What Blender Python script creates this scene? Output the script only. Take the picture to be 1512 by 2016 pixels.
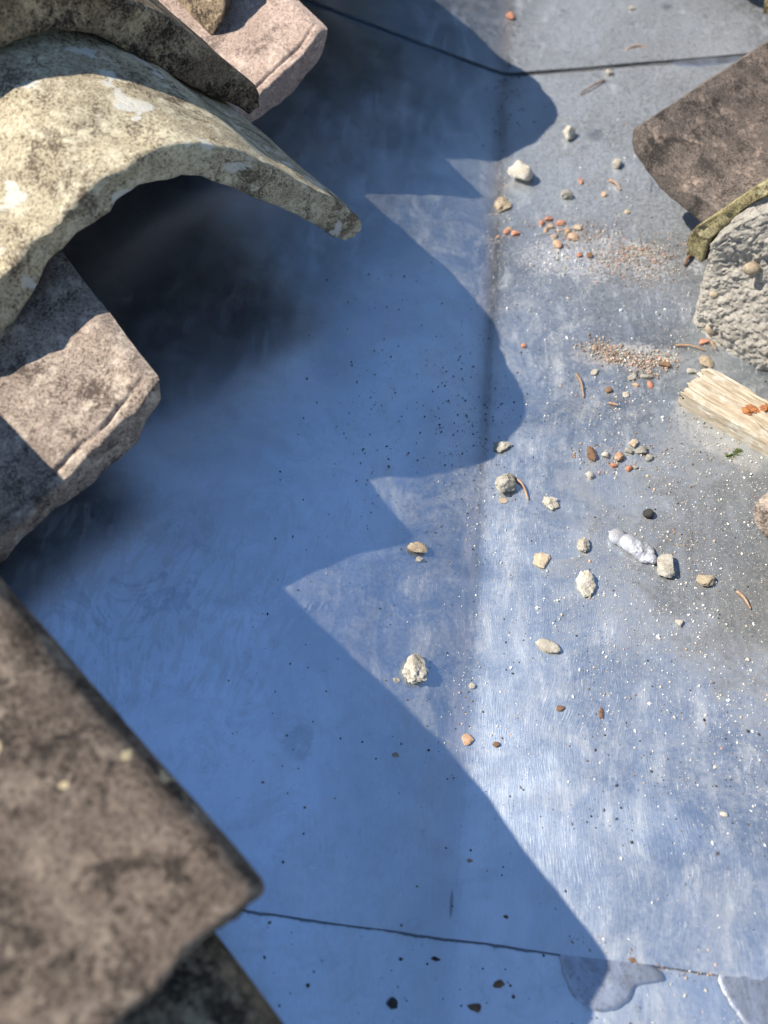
import bpy, bmesh, math, random
from mathutils import Vector, Matrix, Quaternion, noise
from math import sin, cos, radians, sqrt, pi

for o in list(bpy.data.objects):
    bpy.data.objects.remove(o)
scene = bpy.context.scene
COL = scene.collection

# ------------------------------------------------------------------ camera
cam_data = bpy.data.cameras.new('camera')
cam = bpy.data.objects.new('camera', cam_data)
COL.objects.link(cam)
scene.camera = cam
CAM_TILT, CAM_ROLL = radians(30.0), radians(7.8)
_up0 = Vector((0, cos(CAM_TILT), sin(CAM_TILT)))
_fwd = Vector((0, sin(CAM_TILT), -cos(CAM_TILT)))
_rt = Vector((1, 0, 0)) * cos(CAM_ROLL) + _up0 * sin(CAM_ROLL)
_up = _up0 * cos(CAM_ROLL) - Vector((1, 0, 0)) * sin(CAM_ROLL)
_m = Matrix((_rt, _up, -_fwd)).transposed().to_4x4()
_m.translation = Vector((-0.054, 0.0, 0.37))
cam.matrix_world = _m
cam_data.sensor_fit = 'VERTICAL'
cam_data.sensor_height = 24.0
cam_data.lens = 24.0 * 1456.0 / 2016.0
cam_data.clip_start = 0.01
cam_data.clip_end = 2000.0
cam_data.dof.use_dof = True
cam_data.dof.focus_distance = 0.395
cam_data.dof.aperture_fstop = 4.0

# ------------------------------------------------------------------ sky, sun, exposure
SUN_DIR = Vector((0.757, -0.015, -0.655)).normalized()      # the way the light travels
SUN_EL = math.asin(-SUN_DIR.z)
SUN_AZ = math.atan2(-SUN_DIR.x, -SUN_DIR.y)             # clockwise from +Y
world = bpy.data.worlds.new('World')
scene.world = world
world.use_nodes = True
wn = world.node_tree
sky = wn.nodes.new('ShaderNodeTexSky')
sky.sky_type = 'NISHITA'
sky.sun_disc = False
sky.sun_elevation = SUN_EL
sky.sun_rotation = SUN_AZ
sky.altitude = 300.0
sky.air_density = 1.0
sky.dust_density = 0.1
sky.ozone_density = 3.0
wn.links.new(sky.outputs[0], wn.nodes['Background'].inputs[0])
wn.nodes['Background'].inputs[1].default_value = 0.118
sun_data = bpy.data.lights.new('sun', 'SUN')
sun_data.energy = 5.0
sun_data.angle = radians(0.53)
sun_data.color = (1.0, 0.95, 0.87)
sun = bpy.data.objects.new('sun', sun_data)
COL.objects.link(sun)
sun.rotation_euler = SUN_DIR.to_track_quat('-Z', 'Y').to_euler()
scene.cycles.max_bounces = 6
scene.cycles.diffuse_bounces = 3
scene.cycles.glossy_bounces = 4
scene.cycles.adaptive_threshold = 0.025
scene.view_settings.view_transform = 'Standard'
scene.view_settings.look = 'None'
scene.view_settings.exposure = 0.95
scene.view_settings.gamma = 1.0
scene.view_settings.use_curve_mapping = False

# ------------------------------------------------------------------ geometry helpers
BETA = radians(12.5)                 # both wings of the valley rise at this angle from the crease
TB = math.tan(BETA)


def lroof(u, v, n):
    """left roof slope: u up the wing from the crease, v along the valley, n off the wing"""
    return Vector((-u * cos(BETA) + n * sin(BETA), v, u * sin(BETA) + n * cos(BETA)))


def rroof(u, v, n):
    return Vector((u * cos(BETA) - n * sin(BETA), v, u * sin(BETA) + n * cos(BETA)))


def wob(x, y):
    return (noise.noise(Vector((x * 9, y * 7, 3.1))) * 0.0007 + noise.noise(Vector((x * 26, y * 18, 8.4))) * 0.00022)


def zinc_z(x, y):
    e = 0.006
    return TB * (sqrt(x * x + e * e) - e * 0.85) + wob(x, y)


def zinc_normal(x, y):
    d = 0.002
    return Vector((-(zinc_z(x + d, y) - zinc_z(x - d, y)) / (2 * d), -(zinc_z(x, y + d) - zinc_z(x, y - d)) / (2 * d), 1)).normalized()


def link(name, me, mat=None, parent=None, loc=(0, 0, 0)):
    o = bpy.data.objects.new(name, me)
    COL.objects.link(o)
    loc = Vector(loc)
    if parent is not None:
        o.parent = parent
        p = parent
        while p is not None:
            loc = loc - p.location
            p = p.parent
    o.location = loc
    if mat is not None and me is not None and not me.materials:
        me.materials.append(mat)
    return o


def mesh(name, verts, faces, smooth=True):
    me = bpy.data.meshes.new(name)
    me.from_pydata([tuple(v) for v in verts], [], faces)
    me.update()
    if smooth:
        me.polygons.foreach_set('use_smooth', [True] * len(me.polygons))
    return me


def tag(o, label=None, cat=None, group=None, kind=None):
    if label: o['label'] = label
    if cat: o['category'] = cat
    if group: o['group'] = group
    if kind: o['kind'] = kind
    return o


def empty(name, loc):
    o = bpy.data.objects.new(name, None)
    o.empty_display_size = 0.05
    COL.objects.link(o)
    o.location = loc
    return o


# ------------------------------------------------------------------ material helpers
class NT:
    def __init__(self, name):
        self.mat = bpy.data.materials.new(name)
        self.mat.use_nodes = True
        self.t = self.mat.node_tree
        self.bsdf = self.t.nodes['Principled BSDF']
        self.out = self.t.nodes['Material Output']

    def n(self, typ, **kw):
        nd = self.t.nodes.new(typ)
        for k, v in kw.items():
            if k in nd.inputs:
                self.put(nd.inputs[k], v)
            else:
                setattr(nd, k, v)
        return nd

    def put(self, sock, v):
        if isinstance(v, bpy.types.NodeSocket):
            self.t.links.new(v, sock)
        else:
            if isinstance(v, (tuple, list)) and len(v) == 3 and sock.type == 'RGBA':
                v = (*v, 1)
            sock.default_value = v

    def noise(self, vec, scale, detail=6, rough=0.6, dist=0.0, typ='FBM'):
        nd = self.n('ShaderNodeTexNoise', Scale=scale, Detail=detail, Roughness=rough, Distortion=dist)
        self.put(nd.inputs['Vector'], vec)
        return nd.outputs['Fac']

    def vor(self, vec, scale, feature='F1', rand=1.0):
        nd = self.n('ShaderNodeTexVoronoi', feature=feature, Scale=scale, Randomness=rand)
        self.put(nd.inputs['Vector'], vec)
        return nd.outputs

    def ramp(self, fac, a, b):
        nd = self.n('ShaderNodeMapRange', interpolation_type='SMOOTHSTEP')
        self.put(nd.inputs['Value'], fac)
        nd.inputs['From Min'].default_value = a
        nd.inputs['From Max'].default_value = b
        return nd.outputs['Result']

    def math(self, op, a, b=0.0):
        nd = self.n('ShaderNodeMath', operation=op)
        self.put(nd.inputs[0], a)
        self.put(nd.inputs[1], b)
        return nd.outputs[0]

    def mix(self, fac, a, b):
        nd = self.n('ShaderNodeMix', data_type='RGBA')
        self.put(nd.inputs[0], fac)
        self.put(nd.inputs[6], a)
        self.put(nd.inputs[7], b)
        return nd.outputs[2]

    def mapping(self, vec, scale=(1, 1, 1), rot=(0, 0, 0), loc=(0, 0, 0)):
        nd = self.n('ShaderNodeMapping')
        self.put(nd.inputs['Vector'], vec)
        nd.inputs['Scale'].default_value = scale
        nd.inputs['Rotation'].default_value = rot
        self.put(nd.inputs['Location'], loc)
        return nd.outputs[0]

    def coord(self):
        """object coordinates, shifted for each object"""
        tc = self.n('ShaderNodeTexCoord')
        oi = self.n('ShaderNodeObjectInfo')
        r = self.math('MULTIPLY', oi.outputs['Random'], 7.0)
        va = self.n('ShaderNodeVectorMath', operation='ADD')
        self.put(va.inputs[0], tc.outputs['Object'])
        cb = self.n('ShaderNodeCombineXYZ')
        self.put(cb.inputs[0], r); self.put(cb.inputs[1], r); self.put(cb.inputs[2], r)
        self.put(va.inputs[1], cb.outputs[0])
        return va.outputs[0]

    def bump(self, h, dist, strength=1.0, normal=None):
        nd = self.n('ShaderNodeBump', Strength=strength, Distance=dist)
        self.put(nd.inputs['Height'], h)
        if normal is not None:
            self.put(nd.inputs['Normal'], normal)
        return nd.outputs[0]

    def fin(self, color=None, rough=None, normal=None, metallic=None):
        if color is not None: self.put(self.bsdf.inputs['Base Color'], color)
        if rough is not None: self.put(self.bsdf.inputs['Roughness'], rough)
        if normal is not None: self.put(self.bsdf.inputs['Normal'], normal)
        if metallic is not None: self.put(self.bsdf.inputs['Metallic'], metallic)
        return self.mat


def clay(name, mid, dark, light, dark_amt=0.5, light_amt=0.5, spots=None, spot_amt=0.0, blotch=None, blotch_amt=0.0, scale=1.0, spec=0.1):
    m = NT(name)
    c = m.coord()
    n1 = m.noise(c, 42 * scale, 9, 0.74, 0.5)
    n2 = m.noise(c, 260 * scale, 8, 0.75)
    n3 = m.noise(c, 15 * scale, 6, 0.6, 0.8)
    n4 = m.noise(c, 780 * scale, 5, 0.75)
    n5 = m.noise(m.mapping(c, loc=(5, 3, 1)), 70 * scale, 9, 0.78, 0.2)
    col = m.mix(m.ramp(n3, 0.38, 0.62), mid, tuple(0.65 * a + 0.35 * b for a, b in zip(mid, dark)))
    n6 = m.noise(m.mapping(c, loc=(2, 6, 9)), 120 * scale, 7, 0.76, 0.3)
    col = m.mix(m.math('MULTIPLY', m.ramp(n6, 0.44, 0.58), 0.6), col, tuple(0.5 * a + 0.5 * b for a, b in zip(mid, dark)))
    # fine pepper of clay grains
    col = m.mix(m.math('MULTIPLY', m.ramp(n4, 0.47, 0.60), 0.75), col, dark)
    # dark crust, ragged
    dk = m.math('ADD', m.math('MULTIPLY', n1, 0.72), m.math('MULTIPLY', n4, 0.28))
    th = 0.60 - 0.20 * dark_amt
    dm = m.ramp(dk, th, th + 0.055)
    col = m.mix(m.math('MULTIPLY', dm, 0.88), col, dark)
    # pale crust in crumbs
    lt = m.math('ADD', m.math('MULTIPLY', n5, 0.62), m.math('MULTIPLY', n2, 0.38))
    tl = 0.62 - 0.20 * light_amt
    lm = m.math('ADD', m.math('MULTIPLY', m.ramp(lt, tl - 0.02, tl + 0.09), 0.65), m.math('MULTIPLY', m.ramp(m.math('ADD', m.math('MULTIPLY', n5, 0.4), m.math('MULTIPLY', m.noise(m.mapping(c, loc=(1, 8, 2)), 620 * scale, 5, 0.75), 0.6)), tl - 0.01, tl + 0.05), 0.35))
    col = m.mix(m.math('MULTIPLY', lm, 0.85), col, light)
    h = m.math('ADD', m.math('MULTIPLY', n2, 0.45), m.math('MULTIPLY', n4, 0.35))
    h = m.math('ADD', h, m.math('MULTIPLY', n1, 0.6))
    if spots is not None:
        warp = m.n('ShaderNodeTexNoise', Scale=150.0, Detail=3.0)
        m.put(warp.inputs['Vector'], c)
        wv = m.n('ShaderNodeVectorMath', operation='MULTIPLY_ADD')
        m.put(wv.inputs[0], warp.outputs['Color'])
        wv.inputs[1].default_value = (0.014, 0.014, 0.014)
        m.put(wv.inputs[2], c)
        v = m.vor(wv.outputs[0], 150)
        keep = m.n('ShaderNodeSeparateColor')
        m.put(keep.inputs[0], v['Color'])
        on = m.math('LESS_THAN', keep.outputs[0], spot_amt)
        size = m.math('MULTIPLY', keep.outputs[1], 0.28)
        disc = m.math('LESS_THAN', v['Distance'], m.math('ADD', size, 0.10))
        sm = m.math('MULTIPLY', on, disc)
        col = m.mix(m.math('MULTIPLY', sm, 0.9), col, spots)
    if blotch is not None:
        bn = m.math('ADD', m.math('MULTIPLY', m.noise(c, 44, 2, 0.5, 0.3), 0.7), m.math('MULTIPLY', n5, 0.3))
        tb = 0.66 - 0.2 * blotch_amt
        bm = m.ramp(bn, tb, tb + 0.02)
        bm = m.math('MULTIPLY', bm, m.ramp(n4, 0.36, 0.5))
        col = m.mix(m.math('MULTIPLY', bm, 0.85), col, blotch)
    nm = m.bump(h, 0.0018, 1.0)
    m.bsdf.inputs['Specular IOR Level'].default_value = spec
    return m.fin(col, 0.88, nm)


def pebble_mat(name, a, b, dark, scale=1.0, bump=0.0006):
    m = NT(name)
    c = m.coord()
    n1 = m.noise(c, 500 * scale, 6, 0.7)
    n2 = m.noise(c, 160 * scale, 4, 0.6)
    oi = m.n('ShaderNodeObjectInfo')
    col = m.mix(m.ramp(n2, 0.35, 0.65), a, b)
    col = m.mix(m.math('MULTIPLY', m.ramp(n1, 0.52, 0.68), 0.7), col, dark)
    hv = m.n('ShaderNodeHueSaturation')
    m.put(hv.inputs['Color'], col)
    m.put(hv.inputs['Value'], m.math('ADD', m.math('MULTIPLY', oi.outputs['Random'], 0.35), 0.82))
    m.bsdf.inputs['Specular IOR Level'].default_value = 0.2
    return m.fin(hv.outputs[0], 0.85, m.bump(n1, bump, 0.8))


def grain_mat(name, cols, rough=0.6):
    m = NT(name)
    g = m.n('ShaderNodeNewGeometry')
    rp = m.n('ShaderNodeValToRGB')
    rp.color_ramp.interpolation = 'CONSTANT'
    els = rp.color_ramp.elements
    while len(els) < len(cols):
        els.new(0.5)
    acc = 0
    for e, (w, c) in zip(els, cols):
        e.position = acc
        e.color = (*c, 1)
        acc += w
    m.put(rp.inputs[0], g.outputs['Random Per Island'])
    m.bsdf.inputs['Specular IOR Level'].default_value = 0.35
    return m.fin(rp.outputs[0], rough)


def zinc_mat(name, tint=(0.71, 0.83, 0.97), seed=0.0, lap=False):
    m = NT(name)
    tc = m.n('ShaderNodeTexCoord')
    c = m.mapping(tc.outputs['Object'], loc=(seed, seed * 0.7, 0))
    sep = m.n('ShaderNodeSeparateXYZ')
    m.put(sep.inputs[0], tc.outputs['Object'])
    X, Y = sep.outputs[0], sep.outputs[1]

    def warped(scale, amt, off=0.0):
        w = m.n('ShaderNodeTexNoise', Scale=scale, Detail=2.0)
        m.put(w.inputs['Vector'], m.mapping(c, loc=(off, off, off)))
        v = m.n('ShaderNodeVectorMath', operation='MULTIPLY_ADD')
        m.put(v.inputs[0], w.outputs['Color'])
        v.inputs[1].default_value = (amt, amt, 0)
        m.put(v.inputs[2], c)
        return v.outputs[0]

    def patch(cx, cy, rx, ry, k=0.35, ang=0.0):
        x0, y0 = m.math('SUBTRACT', X, cx), m.math('SUBTRACT', Y, cy)
        ca, sa = cos(ang), sin(ang)
        dx = m.math('DIVIDE', m.math('ADD', m.math('MULTIPLY', x0, ca), m.math('MULTIPLY', y0, sa)), rx)
        dy = m.math('DIVIDE', m.math('SUBTRACT', m.math('MULTIPLY', y0, ca), m.math('MULTIPLY', x0, sa)), ry)
        q = m.math('SQRT', m.math('ADD', m.math('MULTIPLY', dx, dx), m.math('MULTIPLY', dy, dy)))
        q = m.math('ADD', q, m.math('MULTIPLY', m.math('SUBTRACT', d1, 0.5), k * 4))
        return m.math('SUBTRACT', 1.0, m.ramp(q, 0.45, 1.15))

    cloud = m.noise(c, 13, 4, 0.62, 0.8)
    fine = m.noise(c, 95, 5, 0.72, 0.5)
    d1 = m.noise(c, 30, 5, 0.7, 1.2)
    d2 = m.noise(m.mapping(c, loc=(9, 2, 0)), 480, 3, 0.78)
    # wiped and brushed: hair-fine arcs, three sweeps laid over each other
    a1 = m.noise(m.mapping(warped(4.0, 0.08), (1700, 120, 1), (0, 0, radians(-24))), 1.0, 2, 0.65)
    a2 = m.noise(m.mapping(warped(6.0, 0.08, 3.0), (1900, 110, 1), (0, 0, radians(-66))), 1.0, 2, 0.65)
    a3 = m.noise(m.mapping(warped(5.0, 0.06, 7.0), (2000, 90, 1), (0, 0, radians(6))), 1.0, 2, 0.65)
    sel = m.n('ShaderNodeSeparateColor')
    w1 = m.ramp(m.noise(c, 7, 3), 0.44, 0.56)
    w2 = m.ramp(m.noise(m.mapping(c, loc=(3, 1, 0)), 9, 3), 0.50, 0.60)
    m.put(sel.inputs[0], m.mix(w2, m.mix(w1, a1, a2), a3))
    streak = sel.outputs[0]
    scr = m.ramp(streak, 0.60, 0.74)
    dull = m.ramp(streak, 0.46, 0.34)
    # smeared wipe marks a few millimetres wide
    wipe = m.noise(m.mapping(warped(8.0, 0.03, 5.0), (95, 22, 1), (0, 0, radians(-34))), 1.0, 6, 0.72, 0.0)
    wipem = m.ramp(wipe, 0.46, 0.66)
    # worn right-hand wing, cleaner left-hand wing
    side = m.ramp(m.math('ADD', X, m.math('MULTIPLY', m.math('SUBTRACT', cloud, 0.5), 0.10)), -0.11, 0.03)
    colm = m.mix(m.ramp(cloud, 0.32, 0.68), tuple(t * (0.93 if lap else 0.80) for t in tint), tint)
    colm = m.mix(m.math('MULTIPLY', dull, m.math('ADD', 0.10, m.math('MULTIPLY', side, 0.35))), colm, tuple(t * 0.45 for t in tint))
    colm = m.mix(m.math('MULTIPLY', m.ramp(m.noise(c, 48, 5, 0.75, 1.0), 0.52, 0.60), 0.22), colm, tuple(t * 0.62 for t in tint))
    rough = m.math('ADD', m.math('MULTIPLY', cloud, 0.14), m.math('ADD', 0.20, m.math('MULTIPLY', fine, 0.08)))
    rough = m.math('ADD', rough, m.math('MULTIPLY', side, 0.02))
    colm = m.mix(m.math('MULTIPLY', side, 0.75), colm, m.mix(m.ramp(cloud, 0.32, 0.68), (0.42, 0.46, 0.49), (0.56, 0.60, 0.63)))
    rough = m.math('ADD', rough, m.math('MULTIPLY', wipem, 0.05))
    # dust film and white rust
    dustv = m.math('ADD', m.math('MULTIPLY', d1, 0.6), m.math('MULTIPLY', d2, 0.4))
    dust = m.math('MULTIPLY', m.ramp(dustv, 0.36, 0.70), m.math('ADD', 0.21, m.math('MULTIPLY', side, 0.10)))
    wpm = m.math('MULTIPLY', wipem, m.ramp(d1, 0.38, 0.6))
    dust = m.math('ADD', dust, m.math('MULTIPLY', wpm, m.math('ADD', 0.06, m.math('MULTIPLY', side, 0.12))))
    dust = m.math('ADD', dust, m.math('MULTIPLY', scr, m.math('ADD', 0.03, m.math('MULTIPLY', side, 0.26))))
    dcol = m.mix(m.ramp(fine, 0.35, 0.65), (0.48, 0.475, 0.455), (0.34, 0.33, 0.31))
    dcol = m.mix(scr, dcol, (0.68, 0.68, 0.66))  # scratches whitened to stand in for sunlight glinting along them
    diffm = dust

    def lay(mask, amt, col):
        nonlocal diffm, dcol
        diffm = m.math('MAXIMUM', diffm, m.math('MULTIPLY', mask, amt))
        dcol = m.mix(mask, dcol, col)

    # dark grey reflection painted into the colour below the right-hand tiles
    dark_refl = patch(0.150, 0.200, 0.105, 0.10)
    lay(m.math('MULTIPLY', dark_refl, m.ramp(m.math('ADD', m.math('MULTIPLY', wipe, 0.5), m.math('MULTIPLY', d2, 0.5)), 0.30, 0.52)), 0.80, m.mix(m.ramp(d2, 0.42, 0.62), (0.075, 0.078, 0.078), (0.155, 0.15, 0.14)))
    # brown silt where gravel collects
    sp = m.ramp(d2, 0.36, 0.56)
    lay(m.math('MULTIPLY', patch(0.075, 0.435, 0.075, 0.030, 0.5, radians(-12)), sp), 0.55, (0.20, 0.155, 0.115))
    lay(m.math('MULTIPLY', patch(0.085, 0.342, 0.042, 0.013, 0.35, radians(-4)), sp), 0.8, (0.17, 0.13, 0.095))
    # pale dust shaken out below the splintered wood
    lay(m.math('MULTIPLY', patch(0.137, 0.272, 0.026, 0.010, 0.3, radians(-42)), m.ramp(fine, 0.25, 0.5)), 0.6, (0.30, 0.285, 0.255))
    # thin pale film higher up the right-hand wing
    film = patch(0.10, 0.66, 0.16, 0.36, 0.2)
    lay(m.math('MULTIPLY', film, m.math('ADD', 0.45, m.math('MULTIPLY', m.ramp(d2, 0.35, 0.62), 0.55))), 0.34, (0.47, 0.475, 0.475))
    # silt line in the crease
    cx_ = m.math('ADD', m.math('ADD', X, 0.004), m.math('MULTIPLY', m.math('SUBTRACT', cloud, 0.5), 0.006))
    crease = m.math('SUBTRACT', 1.0, m.ramp(m.math('ABSOLUTE', cx_), 0.002, 0.008))
    crease = m.math('MULTIPLY', crease, m.ramp(m.noise(m.mapping(c, (1, 0.25, 1)), 70, 7, 0.75), 0.34, 0.62))
    lay(crease, 0.20, (0.46, 0.42, 0.42))
    ct = m.math('SUBTRACT', 1.0, m.ramp(m.math('ABSOLUTE', m.math('SUBTRACT', X, 0.0022)), 0.0005, 0.0028))
    lay(m.math('MULTIPLY', ct, m.ramp(m.noise(m.mapping(c, (1, 0.3, 1)), 160, 6, 0.75), 0.48, 0.60)), 0.12, (0.17, 0.15, 0.14))
    # white-rust bloom and run-off below the left-hand pan tile
    bt = m.noise(m.mapping(warped(9.0, 0.05, 2.0), (230, 50, 1), (0, 0, radians(-52))), 1.0, 5, 0.75)
    bl = patch(-0.170, 0.135, 0.105, 0.085, 0.5)
    lay(m.math('MULTIPLY', bl, m.ramp(bt, 0.47, 0.55)), 0.32, (0.36, 0.37, 0.38))
    lay(m.math('MULTIPLY', bl, m.ramp(d1, 0.56, 0.60)), 0.22, (0.05, 0.06, 0.07))
    # dried drips with dark rims
    tn = m.noise(c, 24, 4, 0.5, 1.6)
    tide = m.math('SUBTRACT', 1.0, m.ramp(m.math('ABSOLUTE', m.math('SUBTRACT', tn, 0.61)), 0.0, 0.010))
    lay(m.math('MULTIPLY', tide, m.ramp(fine, 0.38, 0.58)), 0.22, (0.14, 0.14, 0.14))
    v = m.vor(warped(60.0, 0.008, 1.0), 26)
    kp = m.n('ShaderNodeSeparateColor')
    m.put(kp.inputs[0], v['Color'])
    spot = m.math('MULTIPLY', m.math('LESS_THAN', kp.outputs[0], 0.09), m.ramp(m.math('ADD', v['Distance'], m.math('MULTIPLY', m.math('SUBTRACT', fine, 0.5), 0.5)), 0.26, 0.20))
    lay(m.math('MULTIPLY', spot, m.ramp(fine, 0.30, 0.55)), 0.30, (0.16, 0.165, 0.17))
    if lap:      # shadow line of the lap, painted dark on the lower sheet
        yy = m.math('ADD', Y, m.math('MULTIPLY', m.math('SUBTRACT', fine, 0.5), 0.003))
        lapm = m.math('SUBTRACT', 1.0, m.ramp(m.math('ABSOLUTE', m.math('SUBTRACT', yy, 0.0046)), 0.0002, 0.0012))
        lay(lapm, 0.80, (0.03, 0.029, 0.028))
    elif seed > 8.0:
        lay(m.math('LESS_THAN', Y, 0.6772), 0.85, (0.035, 0.032, 0.03))  # sheet edge painted dark to take away its bright sky reflection
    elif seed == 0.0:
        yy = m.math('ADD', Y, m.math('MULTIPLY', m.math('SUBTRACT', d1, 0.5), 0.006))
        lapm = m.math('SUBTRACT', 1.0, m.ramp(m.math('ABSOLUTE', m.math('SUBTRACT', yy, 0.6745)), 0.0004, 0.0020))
        lay(m.math('MULTIPLY', lapm, m.ramp(X, -0.03, 0.02)), 0.85, (0.028, 0.025, 0.022))  # shadow line painted just below the upper sheet's edge
        # a short dark smear on the crease
        lay(patch(-0.0006, 0.0185, 0.0011, 0.0075, 0.06), 0.55, (0.04, 0.04, 0.045))
    h = m.math('ADD', m.math('MULTIPLY', streak, m.math('ADD', 0.12, m.math('MULTIPLY', side, 0.6))), m.math('MULTIPLY', fine, 0.25))
    nm = m.bump(h, 0.0004, 0.30)
    m.fin(colm, rough, nm, 1.0)
    df = m.n('ShaderNodeBsdfPrincipled')
    m.put(df.inputs['Base Color'], dcol)
    df.inputs['Roughness'].default_value = 0.7
    df.inputs['Specular IOR Level'].default_value = 0.15
    m.put(df.inputs['Normal'], nm)
    ms = m.n('ShaderNodeMixShader')
    m.put(ms.inputs[0], diffm)
    m.t.links.new(m.bsdf.outputs[0], ms.inputs[1])
    m.t.links.new(df.outputs[0], ms.inputs[2])
    m.t.links.new(ms.outputs[0], m.out.inputs['Surface'])
    return m.mat


M = {}
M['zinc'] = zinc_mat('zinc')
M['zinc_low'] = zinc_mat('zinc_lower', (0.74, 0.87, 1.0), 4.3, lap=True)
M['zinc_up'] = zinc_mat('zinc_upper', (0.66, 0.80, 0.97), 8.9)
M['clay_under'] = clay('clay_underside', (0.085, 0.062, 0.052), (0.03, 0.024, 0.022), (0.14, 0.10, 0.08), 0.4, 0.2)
M['pan'] = clay('clay_pan', (0.40, 0.31, 0.24), (0.085, 0.062, 0.05), (0.62, 0.51, 0.39), 0.46, 0.56)
M['pan_pink'] = clay('clay_pan_pink', (0.53, 0.395, 0.315), (0.16, 0.115, 0.094), (0.66, 0.52, 0.41), 0.38, 0.48)
M['pan_dark'] = clay('clay_pan_dark', (0.175, 0.14, 0.115), (0.042, 0.036, 0.031), (0.38, 0.285, 0.22), 0.50, 0.44)
M['cover_cream'] = clay('clay_cover_cream', (0.57, 0.475, 0.305), (0.105, 0.075, 0.05), (0.69, 0.605, 0.42), 0.46, 0.58, blotch=(0.60, 0.57, 0.50), blotch_amt=0.30)
M['cover_dark'] = clay('clay_cover_dark', (0.27, 0.20, 0.13), (0.024, 0.018, 0.015), (0.52, 0.41, 0.26), 0.62, 0.50)
M['cover_brown'] = clay('clay_cover_brown', (0.235, 0.175, 0.13), (0.032, 0.025, 0.02), (0.38, 0.295, 0.215), 0.52, 0.52, spots=(0.68, 0.54, 0.31), spot_amt=0.10)
M['cover_moss'] = clay('clay_cover_moss', (0.29, 0.24, 0.115), (0.06, 0.046, 0.026), (0.46, 0.395, 0.22), 0.52, 0.46)
M['mortar'] = pebble_mat('mortar', (0.27, 0.24, 0.198), (0.36, 0.33, 0.28), (0.13, 0.11, 0.085), 1.9, 0.0010)
M['crumb'] = pebble_mat('mortar_crumb', (0.331, 0.292, 0.227), (0.418, 0.382, 0.317), (0.158, 0.126, 0.094), 1.0, 0.0011)
M['tan'] = pebble_mat('tan_stone', (0.300, 0.225, 0.150), (0.390, 0.315, 0.217), (0.135, 0.098, 0.064), 1.0, 0.0009)
M['brick'] = pebble_mat('brick_chip', (0.315, 0.128, 0.075), (0.360, 0.180, 0.116), (0.180, 0.075, 0.049))
M['orange'] = pebble_mat('orange_clay', (0.345, 0.210, 0.124), (0.390, 0.277, 0.188), (0.195, 0.112, 0.068))
M['brown'] = pebble_mat('brown_bark', (0.136, 0.076, 0.044), (0.192, 0.116, 0.068), (0.048, 0.030, 0.020))
M['greystone'] = pebble_mat('grey_stone', (0.225, 0.203, 0.161), (0.300, 0.277, 0.232), (0.105, 0.094, 0.075))
M['black'] = pebble_mat('black_seed', (0.035, 0.032, 0.03), (0.06, 0.055, 0.05), (0.015, 0.014, 0.013))
M['twig'] = pebble_mat('twig', (0.270, 0.165, 0.098), (0.345, 0.225, 0.143), (0.150, 0.090, 0.060))
M['moss'] = pebble_mat('moss', (0.10, 0.14, 0.03), (0.16, 0.20, 0.05), (0.05, 0.07, 0.02))
M['lichen_stone'] = pebble_mat('lichen_stone', (0.494, 0.427, 0.275), (0.589, 0.532, 0.380), (0.228, 0.180, 0.114), 0.35, 0.001)


def solder_mat():
    m = NT('solder')
    c = m.coord()
    n1 = m.noise(c, 120, 6, 0.6)
    n2 = m.noise(c, 600, 4, 0.6)
    col = m.mix(m.ramp(n1, 0.4, 0.65), (0.42, 0.42, 0.44), (0.27, 0.265, 0.27))
    return m.fin(col, m.ramp(n1, -0.6, 1.2), m.bump(n2, 0.0008, 0.6), 0.4)


M['solder'] = solder_mat()


def patch_mat():
    m = NT('solder_patch')
    c = m.coord()
    n1 = m.noise(c, 70, 7, 0.65, 0.6)
    n2 = m.noise(c, 500, 5, 0.7)
    col = m.mix(m.ramp(n1, 0.38, 0.62), (0.38, 0.41, 0.46), (0.28, 0.29, 0.315))
    col = m.mix(m.math('MULTIPLY', m.ramp(n2, 0.52, 0.64), 0.6), col, (0.20, 0.185, 0.175))
    return m.fin(col, 0.36, m.bump(m.math('ADD', n2, n1), 0.0003, 0.4), 0.85)


M['patch'] = patch_mat()


def wood_mat():
    m = NT('wood')
    tc = m.n('ShaderNodeTexCoord')
    c = tc.outputs['Object']
    g = m.noise(m.mapping(c, (60, 700, 500)), 1.0, 5, 0.65)
    g2 = m.noise(m.mapping(c, (160, 1500, 1200)), 1.0, 4, 0.7)
    b = m.noise(c, 90, 5, 0.6)
    col = m.mix(m.ramp(g, 0.35, 0.65), (0.42, 0.36, 0.27), (0.28, 0.215, 0.14))
    col = m.mix(m.math('MULTIPLY', m.ramp(b, 0.52, 0.68), 0.7), col, (0.52, 0.485, 0.41))
    col = m.mix(m.math('MULTIPLY', m.ramp(g2, 0.6, 0.72), 0.5), col, (0.40, 0.30, 0.18))
    m.bsdf.inputs['Specular IOR Level'].default_value = 0.2
    return m.fin(col, 0.75, m.bump(m.math('ADD', g, m.math('MULTIPLY', g2, 0.4)), 0.0008, 0.9))


M['wood'] = wood_mat()

# ------------------------------------------------------------------ the metal valley
Y_LOW, Y_UP = 0.005, 0.676           # where the sheets lap
valley = empty('valley_gutter', (0, Y_LOW, 0))
tag(valley, 'blue-grey zinc valley gutter running between the two clay tile roofs', 'gutter')


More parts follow.
